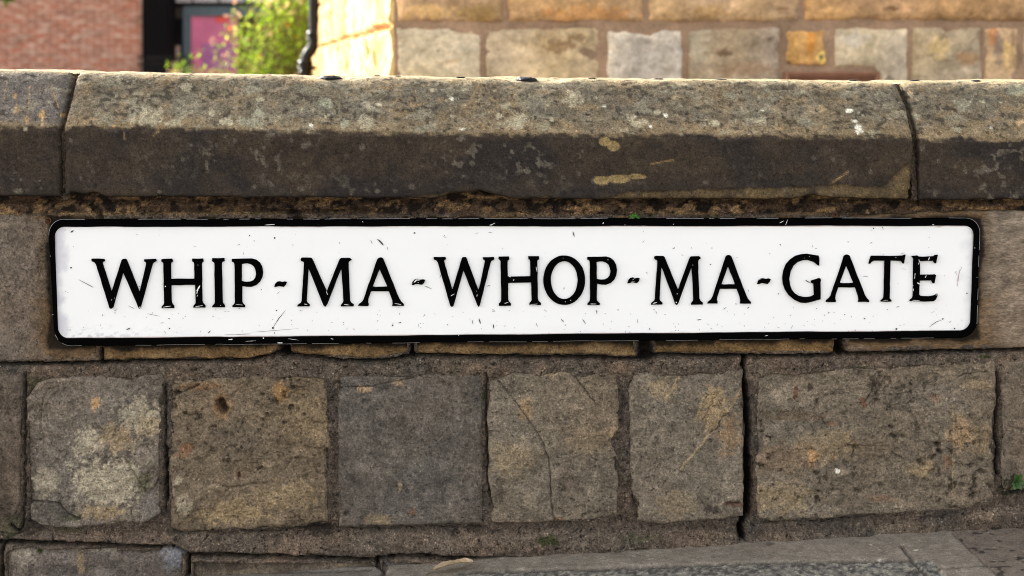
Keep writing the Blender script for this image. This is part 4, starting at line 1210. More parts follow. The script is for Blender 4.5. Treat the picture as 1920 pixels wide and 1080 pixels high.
# brown smooth slab on the right
bx = np.interp(PY, [985, 1000, 1040, 1080, 1120], [1770, 1786, 1828, 1872, 1915])
brown = sstep(-2, 2, PX - bx)
cb = lin(110, 100, 90) * (1 + 0.08 * fbm(XX, YY, 20, 3, 109))[..., None]
cb = mixc(cb, lin(35, 30, 28), sstep(0.52, 0.7, fbm(XX, YY * 1.5, 55, 2, 110)) * .85)
C = C * (1 - brown[..., None]) + cb * brown[..., None]
JN = [([(1690, 1024), (1712, 1050), (1745, 1085)], 3.0, .006), ([(705, 1058), (722, 1068), (712, 1085)], 3.0, .008), ([(860, 1072), (1000, 1068), (1300, 1058), (1480, 1052), (1705, 1049)], 1.8, .004),
      ([(1735, 1068), (1850, 1060)], 1.8, .004), ([(350, 1068), (560, 1072), (700, 1068)], 2, .004), ([(1786, 1000), (1828, 1040), (1872, 1080)], 1.6, .003), ([(1230, 998), (1400, 1014)], 0.1, .0)]
cv = cracks(PX, PY, JN)
hh = hh - cv
C = C * (1 - 0.5 * sstep(.001, .004, cv))[..., None]
C = blobs(PX, PY, C, [(720, 1064, 10, 6, dk, .7), (1445, 1021, 10, 3, dk, .6), (1100, 1050, 120, 5, lin(130, 122, 110), .4), (1500, 1030, 160, 6, lin(132, 122, 108), .4), (1718, 1032, 5, 2, white_l, .8),
                      (1715, 1070, 14, 4, dk, .6), (1805, 1071, 16, 3, lin(160, 152, 140), .7), (1610, 1000, 40, 4, lin(80, 66, 54), .5), (1290, 1018, 70, 4, lin(80, 70, 62), .5)], 111)
for i in range(26):   # pale grit
    x = rg.uniform(800, 1780); y = rg.uniform(1010, 1068)
    C = blobs(PX, PY, C, [(x, y, rg.uniform(2, 6), rg.uniform(.8, 1.6), lin(175, 170, 158), .7)], i)
V = np.stack([XX, YY, ZZ + hh], -1).reshape(-1, 3)
link('pavement', mesh_np('pavement', V, grid_faces(*XX.shape), C.reshape(-1, 3)), M_pave)['kind'] = 'structure'
# road beyond the pavement with a kerb step
rx_ = np.linspace(-12, 12, 49); ry_ = np.array([-9.0, -6, -4, -1.19])
XX, YY = np.meshgrid(rx_, ry_)
link('road', mesh_np('road', np.stack([XX, YY, ZG(XX) - 0.045 + 0 * YY], -1).reshape(-1, 3), grid_faces(*XX.shape), np.tile(lin(62, 62, 62), (XX.size, 1))), M_ground)['kind'] = 'structure'
kx = np.linspace(-6, 6, 49)
K1 = [np.stack([kx, 0 * kx + y, ZG(kx) + z], -1) for y, z in ((-1.19, -0.06), (-1.19, -0.003), (-1.18, 0.004), (-1.05, 0.004), (-1.05, -0.06))]
link('kerb', mesh_np('kerb', np.concatenate(K1), grid_faces(5, 49)[:, ::-1], np.tile(lin(120, 116, 108), (5 * 49, 1)), False), M_pave)['kind'] = 'structure'


# ------------------------------------------------------------------ leaves and small things
def leaf_mat(name, c1, c2, trans=0.5, scale=30):
    m = bpy.data.materials.new(name)
    t, b, o = nodes(m)
    vec = mapping(t)
    a = N(t, 'ShaderNodeAttribute', attribute_name='tint')
    n1 = noise(t, vec, scale, 3, 0.6)
    c = mul(t, a.outputs['Color'], ramp(t, n1, [(0.3, 0.75), (0.7, 1.25)]))
    t.links.new(c, b.inputs['Base Color'])
    b.inputs['Roughness'].default_value = 0.42
    tr = N(t, 'ShaderNodeBsdfTranslucent')
    c2_ = mul(t, c, (1.5, 1.6, 0.6))
    t.links.new(c2_, tr.inputs[0])
    mx = N(t, 'ShaderNodeMixShader'); mx.inputs[0].default_value = trans
    t.links.new(b.outputs[0], mx.inputs[1]); t.links.new(tr.outputs[0], mx.inputs[2])
    t.links.new(mx.outputs[0], o.inputs[0])
    return m


M_leaf = leaf_mat('sunlit_leaf', None, None, 0.6, 8)
M_sprig = leaf_mat('fresh_leaf', None, None, 0.3, 200)
M_dead = leaf_mat('dead_leaf', None, None, 0.15, 120)
M_stem = plain_mat('green_stem', (0.12, 0.10, 0.04), 0.8, 0.2)


def leaf_shape(base, dirv, up, L, Wd, curl=0.2, n=5, serr=0):
    """returns verts, quads of one leaf: strip of n+1 stations x 3"""
    d = dirv / np.linalg.norm(dirv); s = np.cross(d, up); s /= np.linalg.norm(s) + 1e-9; nrm = np.cross(s, d)
    V = []; F = []
    for i in range(n + 1):
        t = i / n
        w = Wd * (math.sin(math.pi * min(1, t * 0.97 + 0.03)) ** 0.8) * 0.5
        if serr: w *= 1 + serr * (i % 2)
        c = base + d * L * t + nrm * (curl * L * (t - t * t * 1.3))
        V += [c - s * w + nrm * w * 0.35, c, c + s * w + nrm * w * 0.35]
    for i in range(n):
        a = i * 3
        F += [(a, a + 1, a + 4, a + 3), (a + 1, a + 2, a + 5, a + 4)]
    return V, F


def leaf_mesh(name, items, mat, parent=None):
    Vs, Fs, Cs = [], [], []
    for (b, d, u, L, w, curl, n, col, serr) in items:
        V, F = leaf_shape(np.array(b, float), np.array(d, float), np.array(u, float), L, w, curl, n, serr)
        k = len(Vs); Vs += V; Fs += [tuple(i + k for i in f) for f in F]; Cs += [col] * len(V)
    return link(name, mesh_np(name, np.array(Vs), Fs, np.array(Cs)), mat, parent)


# little plant in the joint at the right
def Wpt(px, py, y): return pw([(px, py)], y)[0]


pl = empty('wall_plant', tuple(Wpt(1900, 915, -0.025)))
tag(pl, 'small green weed with pointed leaves rooted in the mossy joint at the far right', 'plant')
b0 = Wpt(1905, 905, -0.030)
its = []
for (dx, dz, dy, L, w) in ((-.25, 1, -.5, .021, .009), (.35, .9, -.4, .022, .010), (-.9, -.1, -.6, .013, .008), (.95, .15, -.5, .018, .009), (.5, -.7, -.7, .016, .009), (-.5, -.9, -.6, .015, .010), (0, .2, -1, .014, .008), (.9, -.5, -.3, .015, .007)):
    its.append((b0, (dx, dy, dz), (0, -1, .3), L, w, .12, 6, lin(66, 100, 48) * rg.uniform(.7, 1.1), 0))
leaf_mesh('foliage', its, M_sprig, pl)
def tube(name, pts, rad, mat, parent=None, n=10, col=None):
    pts = [np.array(p, float) for p in pts]; V = []
    rads = rad if hasattr(rad, '__len__') else [rad] * len(pts)
    up = np.array([0.3, 1, 0.1])
    for i, p in enumerate(pts):
        t = pts[min(i + 1, len(pts) - 1)] - pts[max(i - 1, 0)]; t /= np.linalg.norm(t) + 1e-9
        a = np.cross(t, up); a /= np.linalg.norm(a); b = np.cross(t, a)
        for k in range(n + 1):
            th_ = 2 * math.pi * k / n
            V.append(p + rads[i] * (a * math.cos(th_) + b * math.sin(th_)))
    return link(name, mesh_np(name, V, grid_faces(len(pts), n + 1), None if col is None else np.tile(col, (len(V), 1))), mat, parent)


tube('stem', [Wpt(1897, 918, -0.012), Wpt(1901, 912, -0.024), b0], [.0016, .0013, .001], M_stem, pl)
its = []
b1 = Wpt(1190, 408, -0.020)
for i in range(26):
    a = rg.uniform(0.15, 2.99)
    bb = b1 + np.array([rg.uniform(-.007, .007), rg.uniform(-.004, .004), rg.uniform(-.002, .003)])
    its.append((bb, (math.cos(a), rg.uniform(-.5, .2), math.sin(a)), (0, -1, 0.2), rg.uniform(.004, .008), .003, .1, 3, lin(60, 120, 30) * rg.uniform(.6, 1.3), 0))
sp = leaf_mesh('moss_tuft', its, M_sprig)
tag(sp, 'tiny bright green tuft sprouting just above the sign\'s top edge', 'plant')

# dead leaf lying at the foot of the wall
dl = empty('dead_leaf', tuple(Wpt(850, 1062, -0.05)))
tag(dl, 'curled pale brown dead leaf lying on the pavement at the foot of the wall', 'leaf')
xl = (850 - 960) / 2667 * (D - 0.06)
zl = float(ZG(xl))
nl, nw = 26, 9
Vl, Cl = [], []
for i in range(nl):
    t = i / (nl - 1)
    for j in range(nw):
        s = j / (nw - 1) * 2 - 1
        wd = 0.010 * (math.sin(math.pi * (0.06 + 0.90 * t)) ** 0.7) * (1 + 0.16 * math.sin(t * 34) * (abs(s) > .6))
        x = xl - 0.036 + 0.072 * t
        y = -0.075 + s * wd * 1.25 + 0.008 * math.sin(t * 3)
        z = zl + 0.003 + 0.009 * math.sin(t * 2.4) + 0.004 * s * s + 0.002 * max(0, s) * math.sin(t * 9) + 0.007 * t * t
        Vl.append((x, y, z)); Cl.append(lin(172, 150, 120) * (0.75 if abs(s) < .1 else 1) * (1 + .15 * math.sin(t * 40 + s * 6)))
link('blade', mesh_np('blade', Vl, grid_faces(nl, nw), np.array(Cl)), M_dead, dl)
tube('stalk', [(xl - 0.035, -0.085, zl + .004), (xl - 0.042, -0.088, zl + .003), (xl - 0.047, -0.092, zl + .002)], [.0011, .0009, .0008], M_stem, dl)

# ------------------------------------------------------------------ pale stone building behind
bld = empty('stone_building', (CORNER[0] + 1.5, CORNER[1] + 0.4, 0))
tag(bld, 'pale sandstone building with orange and cream blocks standing just behind the wall', 'building')
chm = lin(156, 128, 104)
cA = lin(228, 178, 116)


def chcol(base, seed, var=.12, warm=.08, lst=()):
    def f(PX, PY, T, Z, e):
        n = fbm(T, Z, 6, 4, seed); n2 = fbm(T, Z, 22, 3, seed + 1); n3 = fbm(T, Z, 3, 2, seed + 2)
        base_ = np.asarray(base) * .82; base_ = base_ * .78 + .22 * base_.mean()
        n4 = fbm(T, Z, 70, 3, seed + 4)
        C = base_ * (1 + 1.3 * var * n + .2 * n2 + .12 * n4)[..., None]
        C = C * np.stack([1 + warm * n3 * .5, 1 + 0 * n3, 1 - warm * n3 * 2], -1)
        C = blobs(PX, PY, C, lst, seed)
        return C
    return f


ch = [
    (((742, -40), (944, -40), (944, 44), (742, 43)), lin(214, 164, 100), 201, [(900, 25, 40, 15, lin(150, 120, 60), .6), (800, 20, 50, 12, lin(235, 190, 120), .5)], .035),
    (((950, -40), (1209, -40), (1209, 43), (950, 44)), lin(226, 172, 104), 202, [(1100, 25, 80, 14, lin(205, 140, 72), .5)], .035),
    (((1213, -40), (1498, -40), (1496, 41), (1213, 43)), lin(224, 176, 114), 203, [(1330, 22, 40, 14, lin(180, 140, 80), .5), (1470, 17, 15, 3, lin(120, 80, 40), .6)], .035),
    (((1506, -40), (2300, -40), (2300, 40), (1504, 40)), lin(220, 164, 96), 204, [(1668, 16, 14, 4, lin(110, 70, 40), .7), (1560, 25, 60, 14, lin(230, 180, 120), .5)], .035),
    (((742, 50), (902, 52), (902, 178), (742, 178)), lin(232, 206, 158), 205, [(880, 58, 18, 6, lin(160, 130, 95), .5), (822, 95, 4, 2, dk, .7), (850, 115, 15, 5, lin(190, 150, 100), .4)], .02),
    (((908, 52), (1126, 51), (1126, 178), (908, 178)), lin(226, 192, 138), 206, [(1050, 85, 30, 12, lin(125, 92, 62), .7), (1085, 70, 18, 8, lin(120, 85, 55), .6), (1030, 75, 30, 30, lin(180, 150, 110), .4), (1045, 100, 12, 6, lin(110, 80, 50), .5)], .02),
    (((1136, 54), (1280, 53), (1281, 178), (1135, 178)), lin(226, 206, 176), 207, [(1220, 80, 35, 10, lin(165, 152, 136), .6), (1250, 110, 20, 25, lin(165, 152, 136), .5), (1160, 60, 20, 8, lin(240, 225, 200), .5)], .02),
    (((1287, 51), (1461, 50), (1462, 178), (1287, 178)), lin(186, 160, 128), 208, [(1360, 98, 16, 8, lin(110, 82, 60), .7), (1400, 130, 60, 14, lin(150, 115, 85), .5), (1310, 80, 20, 40, lin(195, 185, 160), .4)], .02),
    (((1471, 53), (1548, 50), (1553, 124), (1470, 124)), lin(232, 168, 70), 209, [(1485, 100, 12, 25, lin(170, 130, 70), .6), (1520, 80, 8, 30, lin(225, 140, 30), .5), (1540, 108, 9, 12, lin(250, 215, 120), .7), (1478, 118, 5, 6, lin(70, 60, 50), .8), (1540, 107, 3, 4, lin(60, 60, 70), .8)], .02),
    (((1562, 50), (1702, 50), (1702, 178), (1562, 128)), lin(224, 200, 166), 210, [(1600, 75, 30, 15, lin(210, 200, 185), .5), (1665, 147, 10, 4, dk, .6)], .02),
    (((1708, 50), (1838, 50), (1840, 178), (1707, 178)), lin(206, 178, 134), 211, [(1760, 90, 20, 20, lin(230, 195, 130), .5), (1815, 110, 25, 12, lin(180, 130, 80), .5)], .02),
    (((1841, 50), (1908, 50), (1908, 178), (1842, 178)), lin(220, 180, 135), 212, [(1862, 70, 8, 22, lin(210, 130, 75), .7), (1870, 95, 10, 30, lin(120, 110, 105), .6), (1888, 105, 6, 28, lin(240, 200, 130), .7), (1900, 70, 4, 12, lin(110, 90, 80), .5)], .02),
    (((1915, 50), (2120, 50), (2120, 178), (1915, 178)), lin(215, 175, 120), 213, [], .02),
    (((2126, 50), (2300, 50), (2300, 178), (2126, 178)), lin(205, 180, 140), 214, [], .02),
]
for cc, col, sd, lst, prd in ch:
    if sd == 210:
        block(bld, M_church, CHF, cc, chcol(col, sd, lst=lst), proud=prd, step=0.006, wob=2.5, relief=.004, rnd=.012, seed=sd, bottom=[(1562, 126), (1640, 129), (1648, 150), (1650, 178), (1702, 178)])
    else:
        block(bld, M_church, CHF, cc, chcol(col, sd, lst=lst), proud=prd, step=0.006, flake=.004, wob=2.8 if sd > 204 else 2.5, relief=.005 if sd > 204 else .003, rnd=.012 if sd > 204 else .016, seed=sd)
# lower courses down to the ground
zz0 = CHF.px(1000, 181)[1]
for zt, zb in ((zz0, zz0 - .27), (zz0 - .285, zz0 - .56), (zz0 - .575, zz0 - .87)):
    x = 0.01
    while x < 4.5:
        w = rng.uniform(.3, .6)
        sd = rng.randrange(999)
        block(bld, M_church, CHF, ((x, zt), (x + w, zt), (x + w, zb), (x, zb)), chcol(lin(214, 182, 132) * rng.uniform(.75, 1.05), sd), proud=.02, step=.02, wob=.004, relief=.004, rnd=.012, seed=sd, px_in=False)
        x += w + .014
# mortar behind + upper wall and end wall
def slab(name, plane, t0, t1, z0, z1, h, mat, col, parent, nt=40, nz=40):
    T, Z = np.meshgrid(np.linspace(t0, t1, nt), np.linspace(z1, z0, nz))
    X, Y, Zw = plane.world(T, Z, h + 0 * T)
    Cc = np.asarray(col) * (1 + .12 * fbm(T, Z, 8, 3, 4))[..., None]
    return link(name, mesh_np(name, np.stack([X, Y, Zw], -1).reshape(-1, 3), grid_faces(nz, nt)[:, ::-1], Cc.reshape(-1, 3)), mat, parent)


slab('pointing', CHF, 0.0, 4.6, -0.3, 1.40, 0.004, M_church, chm, bld, 300, 120)
M_ashlar = bpy.data.materials.new('ashlar_courses')
t, b, o = nodes(M_ashlar)
tc = N(t, 'ShaderNodeTexCoord'); br_ = N(t, 'ShaderNodeTexBrick')
mp = N(t, 'ShaderNodeMapping'); mp.inputs['Rotation'].default_value = (math.radians(90), 0, 0)
t.links.new(tc.outputs['Object'], mp.inputs[0]); t.links.new(mp.outputs[0], br_.inputs[0])
br_.inputs['Scale'].default_value = 1.0; br_.inputs['Brick Width'].default_value = 0.55; br_.inputs['Row Height'].default_value = 0.27
br_.inputs['Mortar Size'].default_value = 0.008
br_.inputs['Color1'].default_value = (*lin(230, 190, 135), 1); br_.inputs['Color2'].default_value = (*lin(200, 165, 115), 1); br_.inputs['Mortar'].default_value = (*chm, 1)
c = mul(t, br_.outputs[0], ramp(t, noise(t, mapping(t), 12, 6, .6), [(.3, .75), (.7, 1.25)]))
t.links.new(c, b.inputs['Base Color']); b.inputs['Roughness'].default_value = .9
bp = N(t, 'ShaderNodeBump'); bp.inputs['Distance'].default_value = .01; t.links.new(c, bp.inputs['Height']); t.links.new(bp.outputs[0], b.inputs['Normal'])
slab('upper_wall', CHF, 0.0, 4.6, 1.40, 6.5, 0.0, M_ashlar, cA, bld)


# long sunlit flank: deeply weathered blocks
nt_, nz_ = 520, 190
tt = 8.35 * np.linspace(0, 1, nt_) ** 1.25
zz = np.linspace(1.75, -0.1, nz_)
T, Z = np.meshgrid(tt, zz)
H = 0 * T; Cs = np.ones(T.shape + (3,)) * lin(205, 172, 118)
zrow = [-.2, .12, .40, .68, zz0 - 0.0, CHF.px(760, 47)[1], 1.45, 1.75, 2.05]
jn = np.full(T.shape, 9.0)
for i, zr in enumerate(zrow):
    jn = np.minimum(jn, np.abs(Z - zr + 0.010 * fbm(T, Z, 1.5, 2, i)))
    if i < len(zrow) - 1:
        r2 = random.Random(i * 3 + 1); x = r2.uniform(.2, .5)
        inrow = (Z > zr) & (Z < zrow[i + 1])
        prev = 0
        while x < 8.4:
            jn = np.where(inrow, np.minimum(jn, np.abs(T - x + .02 * fbm(T, Z, 6, 2, i + 9))), jn)
            m = inrow & (T > prev) & (T <= x)
            H = np.where(m, H + r2.uniform(0, .02), H)
            Cs = np.where(m[..., None], Cs * r2.uniform(.8, 1.1), Cs)
            prev = x; x += r2.uniform(.35, .75)
joint = sstep(.020, .006, jn)
H = H + .022 * fbm(T, Z, 2.2, 4, 301) + .012 * fbm(T, Z * 2, 9, 3, 302) - joint * .025
Cs = Cs * (1 + .12 * fbm(T, Z, 3, 4, 303))[..., None]
Cs = mixc(Cs, lin(170, 120, 75), joint * .7)
Cs = mixc(Cs, lin(160, 110, 60), .75 * sstep(.05, .5, fbm(T, Z, 1.6, 4, 305)))
Cs = mixc(Cs, lin(110, 78, 48), .6 * sstep(.3, .6, fbm(T * 1.6, Z * .5, 3.5, 3, 306)))
H[:, 0] = 0.0
X, Y, Zw = CHS.world(T, Z, H)
link('flank_wall', mesh_np('flank_wall', np.stack([X, Y, Zw], -1).reshape(-1, 3), grid_faces(nz_, nt_), Cs.reshape(-1, 3)), M_sidewall, bld)
slab('flank_upper_wall', CHS, 0.0, 8.35, 1.74, 6.5, 0.0, M_sidewall, lin(205, 172, 118), bld, 40, 40)
# far end and back and roof so the block is closed
e0 = np.array(CHS.world(8.35, 0, 0)[:2]); dF = np.array([math.cos(A10), math.sin(A10)])
f0 = np.array(CORNER); f1 = f0 + dF * 4.6; e1 = e0 + dF * 4.6
Vv = []
for p in (f1, e1, e0, f0): Vv += [(p[0], p[1], -.3), (p[0], p[1], 6.5)]
Ff = [(0, 2, 3, 1), (2, 4, 5, 3), (1, 3, 5, 7)]
link('far_walls', mesh_np('far_walls', Vv, Ff, np.tile(cA, (8, 1)), False), M_church, bld)
rp = (f0 + e1) / 2
Vv = [(p[0], p[1], 6.502) for p in (f0 - dF * .2, f1 + dF * .2, e1 + dF * .2, e0 - dF * .2)] + [((f0 + e0)[0] / 2 + 1.5 * dF[0], (f0 + e0)[1] / 2 + 1.5 * dF[1], 7.9), ((f1 + e1)[0] / 2 - 1.5 * dF[0], (f1 + e1)[1] / 2 - 1.5 * dF[1], 7.9)]
link('roof', mesh_np('roof', Vv, [(0, 1, 5), (0, 5, 4), (1, 2, 5), (2, 3, 4), (2, 4, 5), (3, 0, 4)], None, False), plain_mat('slate', (.06, .065, .075), .7), bld)

# terracotta vent with moulded frame
M_terra = plain_mat('terracotta', (.26, .12, .07), .6, .4, 0, .2, 30, .3)
t0, zA = CHF.px(1469, 135); t1, zB = CHF.px(1646, 190)
prof = [(0, .006), (0, .022), (.006, .028), (.014, .022), (.018, .022), (.022, .008)]
loops = []
for ins, hgt in prof:
    L = []
    for (a, zc) in ((t0 + ins, zA - ins), (t1 - ins, zA - ins), (t1 - ins, zB + ins), (t0 + ins, zB + ins)):
        L.append(CHF.world(a, zc, hgt))
    loops.append(np.array(L))
vent = loft('air_vent', loops, M_terra, bld)
for i in range(7):
    zc = zA - .022 - i * .013
    L0 = np.array([CHF.world(a, z_, h_) for (a, z_, h_) in ((t0 + .02, zc, .008), (t1 - .02, zc, .008), (t1 - .02, zc - .008, .016), (t0 + .02, zc - .008, .016), (t1 - .02, zc - .011, .008), (t0 + .02, zc - .011, .008))])
    s_ = mesh_np('vent_louvre', L0, [(0, 1, 2, 3), (3, 2, 4, 5)], None, False)
    lo = link('vent_louvre', s_, M_terra, vent)

# cast iron downpipe at the far end of the flank
M_pipe = plain_mat('black_gloss_paint', (.003, .003, .003), .3, .25, 0, .2, 20)
dp = 12.6


def at(px, py, d): return np.array([(px - 960) / 2667 * d, d - D, CZ - (py - HROW) / 2667 * d])


pipe = empty('drainpipe', tuple(at(580, 330, dp)))
tag(pipe, 'black cast iron drainpipe with an offset bend at the end of the pale stone building', 'drainpipe')
pipe.parent = None
pts = [at(589, -420, dp), at(589, 0, dp), at(589.5, 62, dp), at(589, 78, dp), at(586, 90, dp), at(579, 99, dp), at(574, 108, dp), at(573, 118, dp), at(573, 140, dp), at(574, 330, dp)]
tube('pipe', pts, 0.052, M_pipe, pipe, 20)
for (x, y, hh_, rr) in ((589.3, 64, 9, .068), (589.3, 72, 3, .074), (573, 118, 8, .068), (573, 126, 3, .076), (573, 134, 4, .064), (589, -150, 8, .066)):
    tube('collar', [at(x, y - hh_ / 2 - 1, dp), at(x, y - hh_ / 2, dp), at(x, y + hh_ / 2, dp), at(x, y + hh_ / 2 + 1, dp)], [.05, rr, rr, .05], M_pipe, pipe, 20)
tube('bracket', [at(573, 127, dp), at(600, 127, dp + .05), at(616, 127, dp + .3)], .02, M_pipe, pipe, 8)

# ------------------------------------------------------------------ brick building
brk = empty('brick_building', tuple(at(100, 235, 22) + np.array([0, .5, 0])))
tag(brk, 'mottled red brick building wall at the far left, beyond the boundary wall', 'building')
M_brick = bpy.data.materials.new('red_brick')
t, b, o = nodes(M_brick)
tc = N(t, 'ShaderNodeNewGeometry'); br_ = N(t, 'ShaderNodeTexBrick')
mp = N(t, 'ShaderNodeMapping'); mp.inputs['Rotation'].default_value = (math.radians(90), 0, 0)
t.links.new(tc.outputs['Position'], mp.inputs[0]); t.links.new(mp.outputs[0], br_.inputs[0])
br_.inputs['Scale'].default_value = 1.0; br_.inputs['Brick Width'].default_value = .225; br_.inputs['Row Height'].default_value = .075
br_.inputs['Mortar Size'].default_value = .009; br_.inputs['Bias'].default_value = -.1
br_.inputs['Color1'].default_value = (*lin(168, 100, 82), 1); br_.inputs['Color2'].default_value = (*lin(138, 94, 84), 1); br_.inputs['Mortar'].default_value = (*lin(190, 164, 148), 1)
n1 = noise(t, mapping(t, (1.0, 1, 3.0)), 4.5, 3, .6)
c = mul(t, br_.outputs[0], lin(205, 180, 168).tolist(), ramp(t, n1, [(.50, 0.0), (.64, .75)]), 'MIX')
c = mul(t, c, lin(110, 72, 60).tolist(), ramp(t, noise(t, mapping(t, (1.2, 1, 3.2)), 5.5, 3, .6), [(.55, 0.0), (.70, .7)]), 'MIX')
t.links.new(c, b.inputs['Base Color']); b.inputs['Roughness'].default_value = .9


def vbox(name, x0, x1, y0, y1, z0, z1, mat, parent):
    v = [(x, y, z) for x in (x0, x1) for y in (y0, y1) for z in (z0, z1)]
    f = [(0, 1, 3, 2), (4, 6, 7, 5), (0, 4, 5, 1), (2, 3, 7, 6), (0, 2, 6, 4), (1, 5, 7, 3)]
    return link(name, mesh_np(name, v, f, np.tile(lin(128, 128, 128), (8, 1)), False), mat, parent)


def bx_px(name, px0, px1, py0, py1, d, th_, mat, parent):
    a = at(px0, py0, d); c_ = at(px1, py1, d)
    return vbox(name, a[0], c_[0], a[1], a[1] + th_, c_[2], a[2], mat, parent)


bx_px('wall', -900, 266, -650, 240, 22, 5, M_brick, brk)
# ------------------------------------------------------------------ shop front
shp = empty('shop_building', tuple(at(400, 235, 23) + np.array([0, .5, 0])))
tag(shp, 'shop front with black pillar, blue grey window frame and pink panel, behind the shrub', 'building')
M_blk = plain_mat('black_cladding', (.003, .003, .004), .8, .1)
M_bg = plain_mat('blue_grey_frame', lin(78, 98, 114), .5, .4)
M_lg = plain_mat('light_grey_panel', lin(172, 174, 186), .6)
M_pk = plain_mat('pink_panel', lin(208, 108, 158), .3, .5, 0, .28, 1.2)
M_dkin = plain_mat('dark_interior', (.02, .02, .024), .7)
M_or = plain_mat('orange_red_print', lin(235, 95, 90), .6, .3, 0, .1, 3)
M_pur = plain_mat('mauve_print', lin(172, 108, 168), .6, .3, 0, .1, 3)
M_pale = plain_mat('pale_pink_grey', lin(170, 150, 155), .6)
bx_px('pillar', 267, 312.5, -650, 240, 21.9, .6, M_blk, shp)
bx_px('wall', 312.5, 900, -650, -60, 22.6, 4, plain_mat('render_grey', lin(120, 122, 128), .8), shp)
bx_px('side_wall', 620, 900, -60, 240, 22.6, 4, plain_mat('render_grey_lower', lin(120, 122, 128), .8), shp)
bx_px('interior', 312.5, 620, -60, 240, 23.3, .3, M_dkin, shp)
for x0, x1 in ((314, 358), (363, 408), (413, 458), (463, 508), (513, 558), (563, 608)):
    bx_px('fascia_panel', x0, x1, -22, 4.5, 22.5, .05, M_lg, shp)
bx_px('fascia_rail', 312.5, 620, 4.5, 10, 22.45, .1, M_blk, shp)
fr = bx_px('window_frame', 343, 357, 10, 240, 22.5, .12, M_bg, shp)
bx_px('frame_head', 357, 620, 10, 30, 22.5, .12, M_bg, shp)
bx_px('door_post', 316, 319.5, 10, 240, 22.5, .08, M_pale, shp)
bx_px('transom', 322, 341, 14, 33, 22.6, .06, plain_mat('dim_panel', lin(62, 62, 66), .6), shp)
pnk = bx_px('pink_panel', 357, 446, 30, 240, 22.56, .05, M_pk, shp)
bx_px('orange_patch', 404, 426, 31, 42, 22.55, .006, M_or, pnk)
bx_px('mauve_patch', 378, 438, 82, 130, 22.55, .006, M_pur, pnk)
bx_px('display_stand', 326, 336, 86, 240, 22.52, .1, M_pale, shp)
# low railing in front of the pillar
rl = empty('metal_railing', tuple(at(290, 240, 20.5)))
tag(rl, 'low black metal railing in front of the black shop pillar', 'railing')
M_rail = plain_mat('dull_black_paint', (.010, .010, .012), .7, .2)
for i in range(16):
    x = 262 + i * 6.5
    tube('bar', [at(x, 104, 20.5), at(x, 235, 20.5)], .010, M_rail, rl, 6)
for y in (108, 120):
    tube('rail', [at(258, y, 20.5), at(364, y, 20.5)], .012, M_rail, rl, 6)

# ------------------------------------------------------------------ flowering shrub behind the building's end
rs = random.Random(4)
shrub = empty('flowering_shrub', tuple(at(520, 290, 15.6)))
tag(shrub, 'bright sunlit green shrub with pale pink blossoms between shop front and drainpipe', 'shrub')
its = []; fls = []; stems = []
ed = 15.6
# arching stems; tip positions sampled inside the crown outline
for i in range(300):
    for _ in range(50):
        px_t = rs.uniform(300, 700); py_t = rs.uniform(-230, 150)
        lim_ = np.interp(px_t, [310, 340, 365, 395, 430, 450, 480, 520, 700], [112, 98, 100, 74, 28, -25, -110, -200, -230])
        if py_t > lim_: break
    dd = ed + rs.uniform(-.9, .9)
    tip = at(px_t, py_t, dd)
    root = at(520 + rs.uniform(-90, 110), 290, ed + rs.uniform(-.4, .4))
    mid = (tip + root) / 2 + np.array([(root[0] - tip[0]) * .3, 0, .25])
    L = []
    n = 12
    for k in range(n + 1):
        t_ = k / n
        L.append((1 - t_) ** 2 * root + 2 * t_ * (1 - t_) * mid + t_ * t_ * tip)
    stems.append(L)
    for k in range(26):
        t_ = rs.uniform(.35, 1.0); f = t_ * n; j = min(int(f), n - 1); p = L[j] + (L[j + 1] - L[j]) * (f - j)
        p = p + np.array([rs.gauss(0, .05) for _ in range(3)])
        d = np.array([rs.uniform(-1, 1), rs.uniform(-1, 1), rs.uniform(-.5, .9)])
        ll = rs.uniform(.035, .075)
        g = rs.random()
        col = lin(150, 180, 62) if g < .5 else (lin(130, 165, 62) if g < .70 else lin(205, 212, 130))
        if rs.random() < .04: col = lin(160, 80, 45)
        its.append((p, d, (rs.uniform(-.5, .5), rs.uniform(-.5, .5), 1), ll, ll * .45, .15, 3, col * rs.uniform(.7, 1.2), 0))
    if rs.random() < .30:
        for q_ in range(6):
            d = np.array([rs.uniform(-1, 1), rs.uniform(-1, 1), rs.uniform(-.2, 1)])
            fls.append((tip + d * .01 + np.array([rs.gauss(0, .02) for _ in range(3)]), d, (0, 0.3, 1), .035, .03, .1, 2, lin(225, 180, 205), 0))
leaf_mesh('foliage', its, M_leaf, shrub)
leaf_mesh('blossom', fls, M_leaf, shrub)
Vs, Fs = [], []
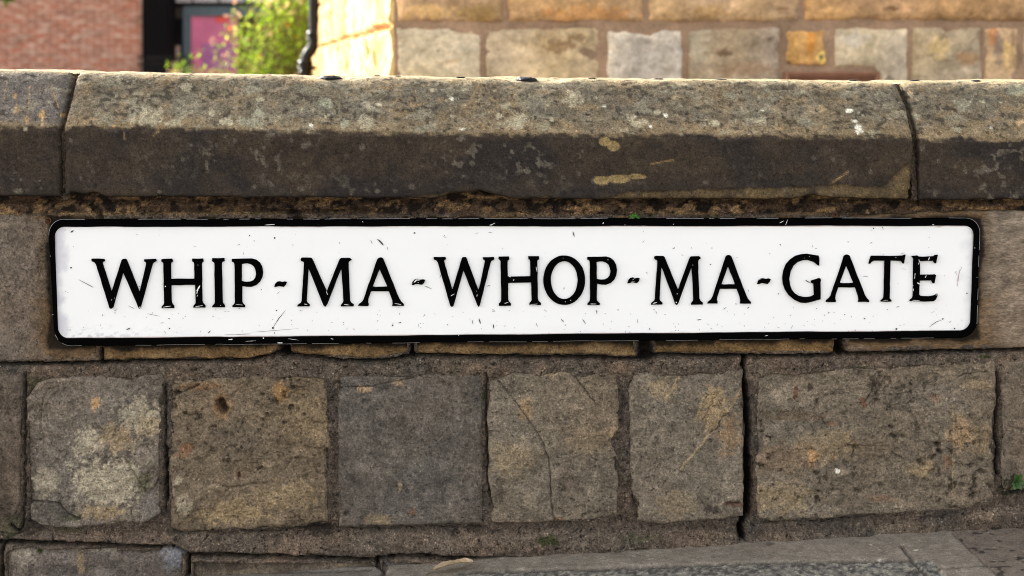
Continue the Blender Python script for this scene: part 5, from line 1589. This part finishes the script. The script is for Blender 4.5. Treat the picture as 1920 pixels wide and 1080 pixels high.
for L in stems:
    k = len(Vs)
    for i, p in enumerate(L):
        r = .007 * (1 - i / len(L)) + .002
        for a in range(5):
            th_ = 2 * math.pi * a / 4
            Vs.append(p + np.array([r * math.cos(th_), r * math.sin(th_), 0]))
    for f in grid_faces(len(L), 5): Fs.append(tuple(int(v) + k for v in f))
link('stems', mesh_np('stems', Vs, Fs), M_stem, shrub)
# darker greenery mass behind it is the same shrub's shade; a tree whose lowest spray enters at the top left
tree = empty('broadleaf_tree', tuple(at(-260, 240, 18)))
tag(tree, 'broadleaf tree whose lowest leaves hang into the top left corner', 'tree')
base_ = at(-260, 250, 18)
tube('trunk', [base_, base_ + (0.05, 0, 1.2), base_ + (-.05, .1, 2.6), base_ + (.1, 0, 4.2)], [.20, .16, .12, .05], plain_mat('bark', (.09, .07, .05), .9, .1, 0, .4, 15, .8), tree, 14)
for (px1, py1, dd) in ((-10, -60, 18), (-120, -200, 18.6), (-420, -150, 17.5), (-300, -330, 18), (-60, -260, 17.4)):
    e_ = at(px1, py1, dd)
    tube('limb', [base_ + (0, 0, 1.7), (base_ + (0, 0, 1.7) + e_) / 2 + (0, 0, .3), e_], [.07, .045, .015], bpy.data.materials['bark'], tree, 8)
its = []
cl = [(12, -8, 18, .16), (-10, -30, 18, .3)]
for i in range(46): cl.append((rs.uniform(-520, -10), rs.uniform(-560, -110), 18 + rs.uniform(-1.5, 1.5), rs.uniform(.3, .6)))
for (px1, py1, dd, R_) in cl:
    c0 = at(px1, py1, dd)
    for k in range(int(60 + 260 * R_)):
        v = np.array([rs.gauss(0, 1) for _ in range(3)]); v = v / np.linalg.norm(v) * R_ * rs.random() ** .5
        d = np.array([rs.uniform(-1, 1), rs.uniform(-1, 1), rs.uniform(-.8, .6)])
        its.append((c0 + v * (1, 1, .7), d, (rs.uniform(-.5, .5), rs.uniform(-.5, .5), 1), rs.uniform(.06, .1), .045, .1, 3, lin(105, 130, 50) * rs.uniform(.6, 1.2), 0))
leaf_mesh('crown', its, M_leaf, tree)
